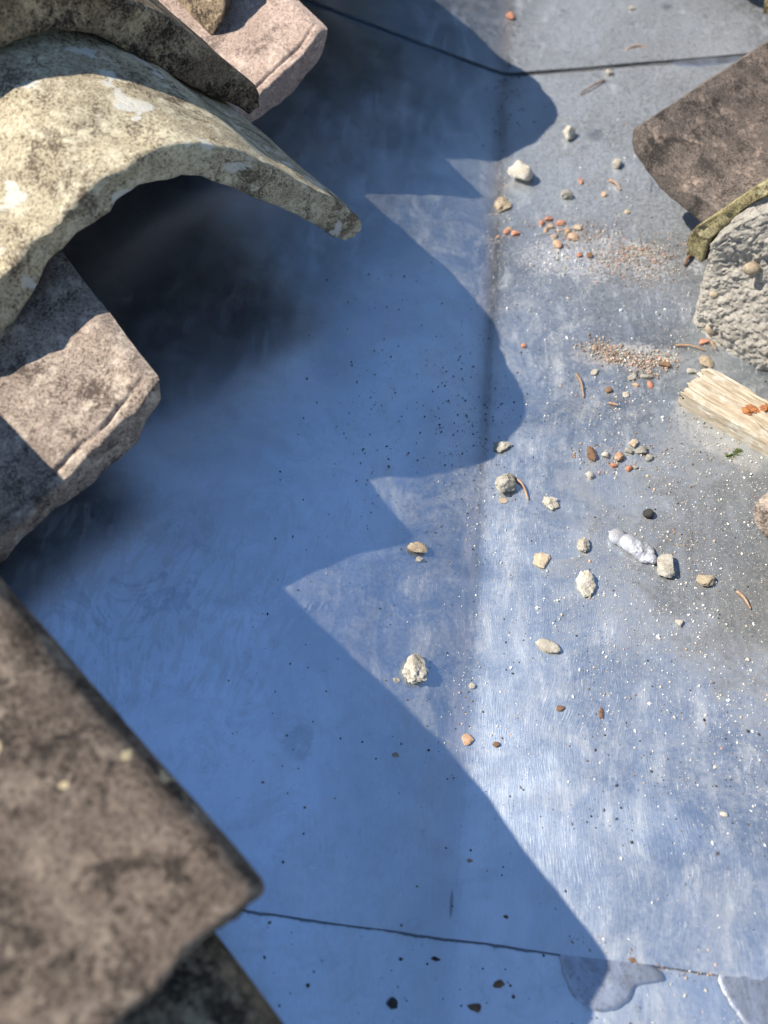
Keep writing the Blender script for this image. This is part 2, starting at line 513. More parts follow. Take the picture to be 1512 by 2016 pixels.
def sheet(name, y0, y1, lift0, lift1, mat, seed, edge_wave=0.0, thick=0.0009, ny=90):
    xs = []
    x = -0.44
    while x < 0.4401:
        xs.append(x)
        x += 0.0022 if abs(x) < 0.024 else 0.0045
    verts, faces = [], []
    for layer in (0, 1):
        for j in range(ny + 1):
            t = j / ny
            for xx in xs:
                y = y0 + (y1 - y0) * t
                if edge_wave:
                    y += (1 - t) ** 8 * edge_wave * noise.noise(Vector((xx * 30, seed, 0)))
                lift = lift0 + (lift1 - lift0) * t
                # the lapping lower edge stands off a little in places
                near = max(0.0, 1 - (y - y0) / 0.05)
                lift += near * near * 0.0005 * (0.6 + noise.noise(Vector((xx * 22, seed, 5))))
                verts.append((xx, y, zinc_z(xx, y) + lift - layer * thick))
    nx = len(xs)
    N = nx * (ny + 1)
    for j in range(ny):
        for i in range(nx - 1):
            a = j * nx + i
            faces.append((a, a + 1, a + nx + 1, a + nx))
            faces.append((N + a, N + a + nx, N + a + nx + 1, N + a + 1))
    for i in range(nx - 1):
        a, b = i, ny * nx + i
        faces.append((a, N + a, N + a + 1, a + 1))
        faces.append((b, b + 1, N + b + 1, N + b))
    for j in range(ny):
        a, b = j * nx, j * nx + nx - 1
        faces.append((a, a + nx, N + a + nx, N + a))
        faces.append((b, N + b, N + b + nx, b + nx))
    me = mesh(name, verts, faces)
    me.set_sharp_from_angle(angle=radians(40))
    return link(name, me, mat, valley)


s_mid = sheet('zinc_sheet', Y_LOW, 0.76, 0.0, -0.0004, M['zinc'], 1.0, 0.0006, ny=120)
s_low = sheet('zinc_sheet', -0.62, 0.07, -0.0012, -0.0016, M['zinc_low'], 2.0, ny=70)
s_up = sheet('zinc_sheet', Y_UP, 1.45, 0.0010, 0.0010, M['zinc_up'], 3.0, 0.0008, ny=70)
s_mid['label'] = 'long middle zinc sheet carrying most of the grit'
s_low['label'] = 'lower zinc sheet tucked under the middle one'
s_up['label'] = 'upper zinc sheet lapping over the middle one'


def zblob(name, pts, height, mat, parent, seed=0, rings=7):
    """a flat poured blob lying on the zinc with a rounded rim"""
    n = len(pts)
    cx = sum(p[0] for p in pts) / n
    cy = sum(p[1] for p in pts) / n
    dense = []
    for i in range(n):
        p0, p1, p2, p3 = (Vector(pts[(i + k - 1) % n]) for k in range(4))
        for s in range(5):
            t = s / 5
            q = 0.5 * (2 * p1 + (p2 - p0) * t + (2 * p0 - 5 * p1 + 4 * p2 - p3) * t * t + (3 * p1 - p0 - 3 * p2 + p3) * t ** 3)
            ang_ = 1 + 0.05 * noise.noise(Vector((q.x * 320, q.y * 320, seed)))
            dense.append(Vector((cx + (q.x - cx) * ang_, cy + (q.y - cy) * ang_)))
    verts, faces = [], []
    m = len(dense)
    o = Vector((cx, cy, zinc_z(cx, cy)))
    for r in range(rings + 1):
        t = r / rings
        f = 1 - t ** 1.6
        hgt = height * (1 - (1 - t) ** 1.6) if r else -0.0003
        for q in dense:
            x, y = cx + (q.x - cx) * max(f, 0.02), cy + (q.y - cy) * max(f, 0.02)
            z = zinc_z(x, y) + hgt * (0.8 + 0.5 * noise.noise(Vector((x * 130, y * 130, seed))))
            verts.append(Vector((x, y, z)) - o)
    for r in range(rings):
        for i in range(m):
            a, b = r * m + i, r * m + (i + 1) % m
            faces.append((a, b, b + m, a + m))
    faces.append(tuple(rings * m + i for i in range(m)))
    return link(name, mesh(name, verts, faces), mat, parent, o)


zblob('solder_patch', [(0.0456, 0.0078), (0.0508, 0.0115), (0.0584, 0.0110), (0.0664, 0.0077), (0.0754, 0.0077), (0.0831, 0.0048), (0.0871, 0.0005), (0.0758, -0.0031), (0.0722, -0.0088), (0.0627, -0.0139), (0.0534, -0.0112), (0.0474, -0.0036)], 0.0005, M['patch'], valley, 1)['label'] = 'pale rounded solder patch half in shadow on the lower lap'
zblob('solder_patch', [(0.1076, 0.0030), (0.1104, 0.0084), (0.1184, 0.0115), (0.1276, 0.0100), (0.1421, 0.0082), (0.1477, -0.0021), (0.1383, -0.0165), (0.1207, -0.0156), (0.1126, -0.0067)], 0.0005, M['patch'], valley, 2)['label'] = 'sunlit solder patch on the lower lap'
zblob('solder_patch', [(0.1383, 0.6768), (0.1450, 0.6851), (0.1692, 0.6874), (0.1972, 0.6904), (0.2242, 0.6888), (0.2217, 0.6706), (0.1947, 0.6690), (0.1672, 0.6658), (0.1457, 0.6678)], 0.0010, M['patch'], valley, 3)['label'] = 'thin bright solder bead on the upper lap'

# ------------------------------------------------------------------ unseen dark cypress, added up the valley for the metal to mirror
def cypress():
    base = Vector((0.16, 4.2, -3.0))
    t = empty('cypress_tree', base)
    tag(t, 'tall dark cypress added up the valley, seen only as a dark reflection in the metal', 'tree')
    verts, faces = [], []
    for j in range(13):
        f = j / 12
        r = 0.17 * (1 - f) + 0.015
        for k in range(10):
            a = 2 * pi * k / 10
            verts.append((cos(a) * r, sin(a) * r, f * 12.8))
    for j in range(12):
        for k in range(10):
            faces.append((j * 10 + k, j * 10 + (k + 1) % 10, (j + 1) * 10 + (k + 1) % 10, (j + 1) * 10 + k))
    link('trunk', mesh('trunk', verts, faces), M['brown'], t, base)
    r_ = random.Random(9)
    verts, faces = [], []
    for _ in range(30000):
        f = r_.random() ** 0.9
        z = 0.5 + f * 13.2
        prof = 1.05 * min(1.0, f * 6 + 0.25) * (1 - f ** 3.2) + 0.02
        a = r_.uniform(0, 2 * pi)
        lump = 1 + 0.22 * noise.noise(Vector((cos(a) * 2, sin(a) * 2, z * 1.3)))
        rad = prof * lump * sqrt(r_.uniform(0.25, 1.05))
        p = Vector((cos(a) * rad, sin(a) * rad, z))
        d = Vector((cos(a) * 0.5 + r_.gauss(0, 0.35), sin(a) * 0.5 + r_.gauss(0, 0.35), 1.0)).normalized() * r_.uniform(0.10, 0.22)
        w = Vector((r_.gauss(0, 1), r_.gauss(0, 1), r_.gauss(0, 0.4))).normalized() * 0.05
        n = len(verts)
        verts += [p - w, p + w, p + d]
        faces.append((n, n + 1, n + 2))
    m = NT('cypress_foliage')
    g = m.n('ShaderNodeNewGeometry')
    M['cypress'] = m.fin(m.mix(g.outputs['Random Per Island'], (0.008, 0.014, 0.007), (0.022, 0.031, 0.013)), 0.8)
    link('crown', mesh('crown', verts, faces, False), M['cypress'], t, base)


cypress()

# ------------------------------------------------------------------ clay tiles
def resample(pts, k):
    P = [Vector(p) for p in pts]
    out = []
    n = len(P)
    L = [0]
    for i in range(1, n):
        L.append(L[-1] + (P[i] - P[i - 1]).length)
    for q in range(k):
        s = L[-1] * q / (k - 1)
        i = 0
        while i < n - 2 and L[i + 1] < s:
            i += 1
        t = (s - L[i]) / max(L[i + 1] - L[i], 1e-9)
        p0, p1, p2, p3 = P[max(i - 1, 0)], P[i], P[i + 1], P[min(i + 2, n - 1)]
        out.append(0.5 * (2 * p1 + (p2 - p0) * t + (2 * p0 - 5 * p1 + 4 * p2 - p3) * t * t + (3 * p1 - p0 - 3 * p2 + p3) * t ** 3))
    return out


def tile_mesh(name, fr, u0, v0, end_ang, axis_ang, outer, inner, length, taper, rise, seed, chip=0.0016, rough=0.0009, K=44, S=46, depth=6, lip=0.0, pan=False, bow=None):
    """lofted clay tile. fr maps (u, v, n) to the world; (u0, v0) is where profile b = 0 stands at its lower end."""
    O, I = resample(outer, K), resample(inner, K)
    ea, aa = radians(end_ang), radians(axis_ang)
    bdir = Vector((sin(ea), -cos(ea)))
    ad = Vector((cos(aa), sin(aa)))
    bc = 0.5 * (outer[0][0] + outer[-1][0])
    secs = [0.0] + [0.0008 * i for i in range(2, 15)] + [0.0112 + (length - 0.0112) * ((i + 1) / S) ** 1.5 for i in range(S)]
    verts, faces = [], []
    fl = fr(u0 + bdir.x * bc, v0 + bdir.y * bc, 0.0)
    ring = []
    for j in range(depth + 1):           # cross-thickness rows from outer to inner give a rough end face
        pass
    loop_len = 2 * K + 2 * (depth - 1)

    def loop(frac):
        pts = [(p.x, p.y) for p in O]
        for d in range(1, depth):
            a, b = O[-1], I[-1]
            w = d / depth
            pts.append((a.x + (b.x - a.x) * w, a.y + (b.y - a.y) * w))
        pts += [(p.x, p.y) for p in reversed(I)]
        for d in range(1, depth):
            a, b = I[0], O[0]
            w = d / depth
            pts.append((a.x + (b.x - a.x) * w, a.y + (b.y - a.y) * w))
        return pts

    base = loop(0)

    def place(b, n, s, end_w, inn=False):
        f = 1 - (1 - taper) * s / length
        bb = bc + (b - bc) * f
        nn = n * (0.5 + 0.5 * f) + rise * s
        if lip and inn and s > 0.001:
            g = noise.noise(Vector((b * 38, seed, 0))) * 0.6 + 0.45
            c0 = 0.0062 + 0.0022 * noise.noise(Vector((b * 55, seed, 4)))
            nn -= lip * max(0, min(1, g)) * math.exp(-((s - c0) / 0.0011) ** 2)
            nn -= 0.5 * lip * max(0, 1 - s / c0) * max(0, min(1, g))
        se = s - (bow(b) * math.exp(-s / 0.08) if bow else 0.0)
        u = u0 + bdir.x * bb + ad.x * se
        v = v0 + bdir.y * bb + ad.y * se
        p = fr(u, v, nn)
        w = noise.noise(Vector((p.x * 35, p.y * 35, p.z * 35 + seed))) * rough
        w += noise.noise(Vector((p.x * 120, p.y * 120, p.z * 120 + seed))) * rough * 0.45
        p = p + Vector((0.3, 0.2, 0.9)) * w
        if end_w > 0:
            e = (noise.noise(Vector((b * 60, n * 60, seed * 3.1))) + 0.6 * noise.noise(Vector((b * 210, n * 210, seed))) + 0.35 * noise.noise(Vector((b * 520, n * 520, seed)))) * chip * end_w
            q = fr(u + ad.x * e, v + ad.y * e, nn)
            p = p + (q - fr(u, v, nn))
        return p - fl

    # rounded arris at the end: first loop is pulled in a little
    def shrink(pts, amt):
        out = []
        n_ = len(pts)
        for i, (b, n) in enumerate(pts):
            k = i
            if i < K:
                w = I[i]
            elif i < K + depth - 1:
                w = None
            elif i < 2 * K + depth - 1:
                w = O[K - 1 - (i - K - depth + 1)]
            else:
                w = None
            if w is None:
                mid_ = (O[-1] + I[-1]) / 2 if i < K + depth else (O[0] + I[0]) / 2
                inward = Vector(((O[-2] if i < K + depth else O[1]).x, (O[-2] if i < K + depth else O[1]).y))
                d = inward - Vector((b, n))
                d = d.normalized() * amt if d.length > 0 else d
            else:
                d = Vector((w.x - b, w.y - n))
                d = d.normalized() * amt
            out.append((b + d.x, n + d.y))
        return out

    loops = []
    l0 = shrink(base, 0.0011)
    loops.append([place(b, n, 0.0, 1.0) for b, n in l0])
    loops.append([place(b, n, 0.0007, 1.0) for b, n in shrink(base, 0.0004)])
    for s in secs[1:]:
        s = max(s, 0.0016)
        loops.append([place(b, n, s + 0.0006, max(0, 1 - s / 0.02) ** 2, K + depth - 1 <= i < 2 * K + depth - 1) for i, (b, n) in enumerate(base)])
    for lp in loops:
        verts += lp
    R = len(base)
    for j in range(len(loops) - 1):
        for i in range(R):
            a, b = j * R + i, j * R + (i + 1) % R
            faces.append((a, b, b + R, a + R))
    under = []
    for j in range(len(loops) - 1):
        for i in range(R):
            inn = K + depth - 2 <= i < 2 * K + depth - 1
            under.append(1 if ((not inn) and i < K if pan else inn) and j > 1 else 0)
    # end faces: grid between the outer and inner edge
    for li, flip in ((0, False), (len(loops) - 1, True)):
        off = li * R
        rows = [[off + i for i in range(K)]]
        for d in range(1, depth):
            row = []
            for i in range(K):
                if i == 0:
                    row.append(off + 2 * K + depth - 1 + (depth - 1 - d))
                elif i == K - 1:
                    row.append(off + K + d - 1)
                else:
                    a = verts[off + i]
                    b = verts[off + 2 * K + depth - 2 - i]
                    p = a + (b - a) * (d / depth)
                    if li == 0:
                        bulge = noise.noise(Vector((p.x * 190, p.y * 190, p.z * 190 + seed))) * chip * 0.7
                        dw = fr(1 + ad.x, ad.y, 0) - fr(1, 0, 0)
                        p = p + dw * bulge
                    verts.append(p)
                    row.append(len(verts) - 1)
            rows.append(row)
        rows.append([off + 2 * K + depth - 2 - i for i in range(K)])
        for r in range(len(rows) - 1):
            for i in range(K - 1):
                f = (rows[r][i], rows[r + 1][i], rows[r + 1][i + 1], rows[r][i + 1])
                faces.append(tuple(reversed(f)) if flip else f)
    me = mesh(name, verts, faces)
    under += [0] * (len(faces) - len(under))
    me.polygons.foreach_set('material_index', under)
    bm = bmesh.new()
    bm.from_mesh(me)
    bmesh.ops.recalc_face_normals(bm, faces=bm.faces)
    bm.to_mesh(me)
    bm.free()
    me.set_sharp_from_angle(angle=radians(55))
    return me, fl


def tile(name, parent, mat, label, *a, **k):
    me, o = tile_mesh(name, *a, **k)
    ob = link(name, me, mat, parent, o)
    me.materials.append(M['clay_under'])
    if label:
        ob['label'] = label
    return ob


def shift(o, dv, parent, mat=None, label=None, du=0.0, fr=lroof, dn=0.0):
    c = o.copy()
    if mat is not None:
        c.data = o.data.copy()
        c.data.materials.clear()
        c.data.materials.append(mat)
        c.data.materials.append(M['clay_under'])
    COL.objects.link(c)
    c.parent = parent
    c.location = o.location + (fr(1 + du, dv, dn) - fr(1, 0, 0))
    if 'label' in c: del c['label']
    if label: c['label'] = label
    return c


COVER_OUT = [(-0.001, 0.046), (0.001, 0.053), (0.0046, 0.0595), (0.023, 0.0745), (0.048, 0.0895), (0.0735, 0.1078), (0.0955, 0.1185), (0.1145, 0.1245), (0.132, 0.125), (0.150, 0.1225), (0.167, 0.1155), (0.184, 0.105), (0.202, 0.094), (0.222, 0.076), (0.236, 0.056), (0.240, 0.046)]
COVER_IN = [(0.009, 0.041), (0.013, 0.044), (0.0322, 0.0575), (0.061, 0.0775), (0.093, 0.0965), (0.1136, 0.106), (0.132, 0.1092), (0.150, 0.1063), (0.164, 0.098), (0.178, 0.090), (0.193, 0.0795), (0.209, 0.062), (0.220, 0.048), (0.224, 0.042)]
UP_OUT = [(-0.001, 0.068), (0.0, 0.075), (0.004, 0.082), (0.036, 0.107), (0.056, 0.122), (0.078, 0.135), (0.100, 0.141), (0.120, 0.1425), (0.140, 0.140), (0.160, 0.133), (0.182, 0.118), (0.203, 0.094), (0.214, 0.072), (0.216, 0.066)]
UP_IN = [(0.007, 0.065), (0.011, 0.068), (0.033, 0.080), (0.054, 0.093), (0.075, 0.107), (0.090, 0.117), (0.103, 0.123), (0.120, 0.125), (0.132, 0.123), (0.148, 0.117), (0.168, 0.105), (0.187, 0.086), (0.199, 0.068), (0.203, 0.062)]
FLAT_OUT = [(0.0, 0.058), (0.0005, 0.082), (0.003, 0.108), (0.008, 0.116), (0.014, 0.118), (0.026, 0.119), (0.050, 0.1195), (0.085, 0.120), (0.120, 0.118), (0.155, 0.112), (0.183, 0.100), (0.200, 0.084), (0.206, 0.068), (0.207, 0.058)]
FLAT_IN = [(0.013, 0.056), (0.0135, 0.076), (0.016, 0.095), (0.022, 0.102), (0.030, 0.1035), (0.050, 0.105), (0.085, 0.106), (0.120, 0.104), (0.148, 0.099), (0.172, 0.088), (0.186, 0.076), (0.192, 0.064), (0.193, 0.056)]


def sym(h, w):
    """mirror a half pan profile about b = w / 2"""
    return h + [(w - b, n) for b, n in reversed(h) if abs(b - w / 2) > 1e-6]


PAN_IN = sym([(0.003, 0.0755), (0.0068, 0.073), (0.015, 0.0675), (0.028, 0.0625), (0.046, 0.057), (0.068, 0.0515), (0.088, 0.050)], 0.176)
PAN_OUT = sym([(-0.003, 0.0755), (-0.0025, 0.062), (0.0025, 0.050), (0.016, 0.0405), (0.0355, 0.036), (0.0655, 0.031), (0.088, 0.030)], 0.176)
PANA_IN = sym([(0.003, 0.0755), (0.007, 0.072), (0.014, 0.065), (0.026, 0.058), (0.050, 0.045), (0.070, 0.040), (0.088, 0.039)], 0.176)
PANA_OUT = sym([(-0.0035, 0.0755), (-0.003, 0.064), (0.001, 0.052), (0.010, 0.043), (0.023, 0.034), (0.054, 0.024), (0.088, 0.021)], 0.176)
PANR_IN = sym([(0.001, 0.070), (0.008, 0.066), (0.015, 0.060), (0.032, 0.052), (0.048, 0.047), (0.069, 0.043), (0.088, 0.042)], 0.176)
PANR_OUT = sym([(-0.004, 0.066), (-0.004, 0.058), (0.003, 0.049), (0.019, 0.039), (0.036, 0.033), (0.058, 0.027), (0.088, 0.025)], 0.176)

left_roof = empty('tile_roof', lroof(0.16, 0.18, 0.0))
tag(left_roof, 'weathered clay tile roof edge casting a scalloped shadow over the metal', 'roof', 'clay tile roof slopes', 'thing')
right_roof = empty('tile_roof', rroof(0.16, 0.18, 0.0))
tag(right_roof, 'sunlit clay tile roof edge with lumpy mortar under its mossy cover tile', 'roof', 'clay tile roof slopes', 'thing')

# --- left slope, the rows in view
pan_a = tile('pan_tile', left_roof, M['pan_pink'], 'pinkish pan tile under the lichen-covered stone', lroof, 0.1543, 0.503, 37, 39, PANA_OUT, PANA_IN, 0.42, 1.10, -0.012, 11, 0.0022, lip=0.0042, pan=True)
pan_b = tile('pan_tile', left_roof, M['pan'], 'brown pan tile with a bright patch of sun and shaded upper half', lroof, 0.180, 0.196, 30, 42, PAN_OUT, PAN_IN, 0.42, 1.10, -0.012, 23, 0.0024, lip=0.0042, pan=True)
pan_b2 = tile('pan_tile', left_roof, M['pan'], 'shaded pan tile lapping into the sunlit brown one', lroof, 0.2435, 0.249, 43, 41, [(b * 0.90 + 0.006, n + 0.005) for b, n in PAN_OUT], [(b * 0.90 + 0.006, n + 0.005) for b, n in PAN_IN], 0.42, 1.12, -0.02, 31, 0.0014, lip=0.0042, pan=True)
cover_a = tile('cover_tile', left_roof, M['cover_cream'], 'cream lichened cover tile arching over the metal', lroof, 0.103, 0.364, 50.5, 38.5, COVER_OUT, COVER_IN, 0.44, 0.86, -0.05, 41, 0.0034, 0.0014, K=60, S=60, bow=lambda b: 0.018 * (max(0.0, b - 0.11) / 0.095) ** 1.5 + 0.011 * min(1.0, max(0.0, b - 0.212) / 0.02))
cover_a2 = tile('cover_tile', left_roof, M['cover_dark'], 'dark blackened cover tile lying on the cream one', lroof, 0.179, 0.415, 46, 39, UP_OUT, UP_IN, 0.44, 0.86, -0.03, 53, 0.0022, 0.0012, K=60, S=60)
cover_b2 = tile('cover_tile', left_roof, M['cover_brown'], 'blurred brown cover tile with ochre spots nearest the lens', lroof, 0.0965, 0.0125, 43, 38.5, FLAT_OUT, FLAT_IN, 0.44, 0.86, -0.03, 67, 0.0032, 0.0014, K=60, S=60)
cover_b = tile('cover_tile', left_roof, M['cover_dark'], 'dark cover tile showing beneath the blurred brown one', lroof, 0.0585, -0.033, 45, 41, [(b * 0.93 + 0.007, n - 0.026) for b, n in FLAT_OUT], [(b * 0.93 + 0.007, n - 0.026) for b, n in FLAT_IN], 0.40, 0.88, -0.02, 71, 0.002)
# rows just outside the picture: their shadows reach into it
cover_z = shift(cover_a, 0.314, left_roof, M['cover_dark'], None, -0.033)
pan_z = shift(pan_a, 0.305, left_roof, None, None, 0.0)
cover_z2 = shift(cover_a, 0.63, left_roof, None, None, -0.02)
pan_y = shift(pan_a, 0.62, left_roof)
cover_z3 = shift(cover_a2, 0.314, left_roof)
cover_z4 = shift(cover_a2, 0.628, left_roof)
pan_a2 = shift(pan_b2, 0.305, left_roof, None, None, 0.06)
pan_z2 = shift(pan_b2, 0.61, left_roof, None, None, 0.06)
pan_c = shift(pan_b, -0.305, left_roof)
pan_c2 = shift(pan_b2, -0.305, left_roof)
cover_c = shift(cover_a, -0.62, left_roof)
cover_c2 = shift(cover_a2, -0.62, left_roof)

# --- right slope
rpan_a = tile('pan_tile', right_roof, M['pan_dark'], 'dark brown speckled pan tile jutting over the sunlit metal', rroof, 0.093, 0.476, 45, 43, PANR_OUT, PANR_IN, 0.42, 1.10, -0.008, 83, 0.0020, lip=0.0042, pan=True)
RC_OUT = [(0.001, 0.044), (-0.001, 0.055), (0.002, 0.064), (0.010, 0.075), (0.020, 0.089), (0.036, 0.110), (0.056, 0.127), (0.082, 0.136), (0.110, 0.137), (0.140, 0.128), (0.166, 0.106), (0.186, 0.076), (0.194, 0.055), (0.195, 0.046)]
RC_IN = [(0.012, 0.043), (0.012, 0.052), (0.0135, 0.061), (0.019, 0.071), (0.030, 0.090), (0.044, 0.106), (0.062, 0.117), (0.084, 0.1225), (0.108, 0.1235), (0.132, 0.115), (0.154, 0.096), (0.172, 0.071), (0.180, 0.053), (0.182, 0.046)]
rcover_a = tile('cover_tile', right_roof, M['cover_moss'], 'moss-yellow cover tile bedded on lumpy mortar', rroof, 0.120, 0.385, 45, 43, RC_OUT, RC_IN, 0.42, 0.88, -0.02, 97, 0.0034, 0.0018)
rpan_b = shift(rpan_a, -0.287, right_roof, M['pan'], 'brown pan tile peeping in beside the solder drip', 0.040, rroof)
rcover_b = shift(rcover_a, -0.30, right_roof, None, None, 0.04, rroof)
rcover_z = shift(rcover_a, 0.268, right_roof, None, 'mossy cover tile just entering at the top corner', 0.078, rroof)
rpan_z = shift(rpan_a, 0.30, right_roof, None, None, 0.075, rroof)
rpan_a2 = shift(rpan_a, 0.215, right_roof, M['pan'], None, 0.22, rroof, 0.014)
rcover_a2 = shift(rcover_a, 0.20, right_roof, M['cover_cream'], None, 0.21, rroof, 0.016)

# mortar bedding under the right-hand cover tile
def mortar_plug():
    u0, v0, ea = 0.120, 0.385, radians(45)
    bd = Vector((sin(ea), -cos(ea)))
    ad = Vector((cos(ea), sin(ea)))
    arch = resample(RC_IN, 80)

    def top(b):
        for p, q in zip(arch, arch[1:]):
            if p.x <= b <= q.x:
                return p.y + (q.y - p.y) * (b - p.x) / max(q.x - p.x, 1e-9)
        return 0.05
    NB, NN, ND = 230, 150, 10
    verts, faces = [], []
    org = rroof(u0 + bd.x * 0.09, v0 + bd.y * 0.09, 0.0)

    def pt(i, j, k):
        fb, fn, fd = i / NB, j / NN, k / ND
        b = 0.0145 + fb * 0.166
        hi = top(b) + 0.001
        n = -0.003 + fn * (hi + 0.003)
        lowf = max(0.0, 1 - n / 0.05)
        b2 = b
        edge = min(fb, 1 - fb) * 2
        s = -0.004 - 0.003 * lowf * min(1, edge * 10) + fd * 0.09
        if k == 0:
            s += 0.006 * max(0, fn - 0.9) / 0.1
            s += 0.004 * max(0, 1 - edge * 14)
            q = Vector((b * 1, n * 1, 0))
            vd = noise.voronoi(q * 95 + Vector((1, 2, 3)))[0]
            s += 0.0022 * vd[0] - 0.0006
            vd = noise.voronoi(q * 260 + Vector((5, 2, 3)))[0]
            s += 0.0011 * vd[0]
            s -= 0.0048 * noise.noise(q * 30 + Vector((4, 0, 0))) + 0.0014 * noise.noise(q * 110 + Vector((9, 1, 0))) - 0.0040 * max(0, noise.noise(q * 85 + Vector((2, 7, 0))) - 0.28) + 0.0013 * noise.noise(q * 300) + 0.0010 * noise.noise(q * 640) + 0.0007 * noise.noise(q * 1300)
        if i == 0:
            b2 += 0.004 * noise.noise(Vector((n * 75, 3.3, 0))) + 0.0025 * noise.noise(Vector((n * 220, 7.3, 0))) + 0.004 * lowf
        u = u0 + bd.x * b2 + ad.x * s
        v = v0 + bd.y * b2 + ad.y * s
        return rroof(u, v, n) - org
    idx = {}

    def V(i, j, k):
        if (i, j, k) not in idx:
            idx[(i, j, k)] = len(verts)
            verts.append(pt(i, j, k))
        return idx[(i, j, k)]
    for i in range(NB):
        for j in range(NN):
            faces.append((V(i, j, 0), V(i + 1, j, 0), V(i + 1, j + 1, 0), V(i, j + 1, 0)))
    for k in range(ND):
        for j in range(NN):
            faces.append((V(0, j, k), V(0, j + 1, k), V(0, j + 1, k + 1), V(0, j, k + 1)))
            faces.append((V(NB, j, k), V(NB, j, k + 1), V(NB, j + 1, k + 1), V(NB, j + 1, k)))
        for i in range(NB):
            faces.append((V(i, NN, k), V(i + 1, NN, k), V(i + 1, NN, k + 1), V(i, NN, k + 1)))
    me = mesh('mortar_bed', verts, faces)
    bm = bmesh.new(); bm.from_mesh(me)
    bmesh.ops.recalc_face_normals(bm, faces=bm.faces)
    bm.to_mesh(me); bm.free()
    o = link('mortar_bed', me, M['mortar'], right_roof, org)
    o['label'] = 'rough grey mortar with pebbles under the mossy cover tile'
    # rounded pebbles caught in the mortar
    for (b, n, r) in ((0.045, 0.060, 0.0036), (0.028, 0.030, 0.0024), (0.034, 0.006, 0.0042)):
        s = -0.0035
        w = rroof(u0 + bd.x * b + ad.x * s, v0 + bd.y * b + ad.y * s, n)
        bm = bmesh.new()
        bmesh.ops.create_icosphere(bm, subdivisions=3, radius=r)
        for vv in bm.verts:
            vv.co *= 1 + 0.2 * noise.noise(vv.co * 180 + w * 50)
            vv.co.x *= 1.25
        pm = bpy.data.meshes.new('pebble'); bm.to_mesh(pm); bm.free()
        pm.polygons.foreach_set('use_smooth', [True] * len(pm.polygons))
        link('pebble', pm, M['tan'], o, w)
    return o


plug = mortar_plug()
shift(plug, 0.268, right_roof, None, None, 0.078, rroof)

# ------------------------------------------------------------------ loose things lying in the valley
rng = random.Random(5)


def stone_mesh(name, w, d, h, seed, rough=0.28, facets=5, grain=0.0, sub=3, top_flat=0.0):
    bm = bmesh.new()
    bmesh.ops.create_icosphere(bm, subdivisions=sub, radius=1.0)
    r = random.Random(seed)
    planes = []
    for _ in range(facets):
        nrm = Vector((r.gauss(0, 1), r.gauss(0, 1), r.gauss(0, 1))).normalized()
        planes.append((nrm, r.uniform(0.45, 0.8)))
    for v in bm.verts:
        p = v.co.copy()
        for nrm, dd in planes:
            q = p.dot(nrm)
            if q > dd:
                p -= nrm * (q - dd) * 0.85
        k = 1 + 0.8 * rough * noise.noise(p * 1.6 + Vector((seed * 1.7, 0, 0)))
        k += rough * 0.5 * noise.noise(p * 4.2 + Vector((0, seed * 2.3, 0)))
        if grain:
            k += 0.7 * grain * (0.55 * noise.noise(p * 6.0 + Vector((seed, 4, 1))) + 0.30 * noise.noise(p * 13 + Vector((2, seed, 1))) - 0.35 * max(0, noise.noise(p * 9 + Vector((7, 1, seed))) - 0.2))
        p *= k
        v.co = Vector((p.x * w / 2, p.y * d / 2, p.z * h / 2))
    zmin = min(v.co.z for v in bm.verts)
    for v in bm.verts:
        v.co.z -= zmin + 0.12 * h
        if v.co.z < 0:
            v.co.z *= 0.2
    me = bpy.data.meshes.new(name)
    bm.to_mesh(me)
    bm.free()
    me.polygons.foreach_set('use_smooth', [True] * len(me.polygons))
    me.set_sharp_from_angle(angle=radians(38))
    return me


def lay(o, x, y, ang=0.0, lift=0.0):
    n = zinc_normal(x, y)
    o.rotation_mode = 'QUATERNION'
    o.rotation_quaternion = Vector((0, 0, 1)).rotation_difference(n) @ Quaternion((0, 0, 1), ang)
    extra = 0.0013 if y > Y_UP else (-0.0012 if y < Y_LOW else 0.0)
    o.location = Vector((x, y, zinc_z(x, y) + extra + lift))
    return o


SEED = [100]


def stone(name, label, cat, xywd, mat, ang=0.0, hf=0.6, group=None, rough=0.28, facets=9, grain=0.0, sub=3):
    x, y, w, d = xywd
    SEED[0] += 1
    me = stone_mesh(name, w, d, min(w, d) * hf, SEED[0], rough, facets, grain, sub)
    o = link(name, me, M[mat])
    lay(o, x, y, radians(ang))
    tag(o, label, cat, group)
    return o


# -- mortar lumps and pale stones
stone('pale_stone', 'largest angular pale stone, by the rounded shadow tip near the top', 'stone', (0.0160, 0.5311, 0.0208, 0.0249), 'crumb', 30, 0.85, rough=0.2, facets=8)
stone('pale_stone', 'small white stone beside the topmost rounded shadow tip', 'stone', (0.0532, 0.5804, 0.0115, 0.0151), 'crumb', 0, 0.8)
stone('pale_stone', 'small pale stone closest to the dark jutting pan tile', 'stone', (0.0880, 0.5390, 0.0094, 0.0118), 'crumb', 10, 0.7)
stone('grey_stone', 'small grey-green stone above the orange crumbs', 'stone', (0.0516, 0.5049, 0.0101, 0.0112), 'greystone', 40, 0.75)
stone('mortar_lump', 'white mortar lump with a twig leaning on its side', 'mortar lump', (0.0151, 0.2405, 0.0150, 0.0140), 'crumb', 0, 0.8, grain=0.12, sub=4)
stone('tan_stone', 'flat tan chip at the foot of the white mortar lump', 'stone', (0.0140, 0.2306, 0.0059, 0.0042), 'tan', 0, 0.4)
stone('mortar_flake', 'crumbly white mortar flake right of the lump with twig', 'mortar flake', (0.0404, 0.2302, 0.0106, 0.0076), 'crumb', -30, 0.5, rough=0.6, grain=0.25, sub=4)
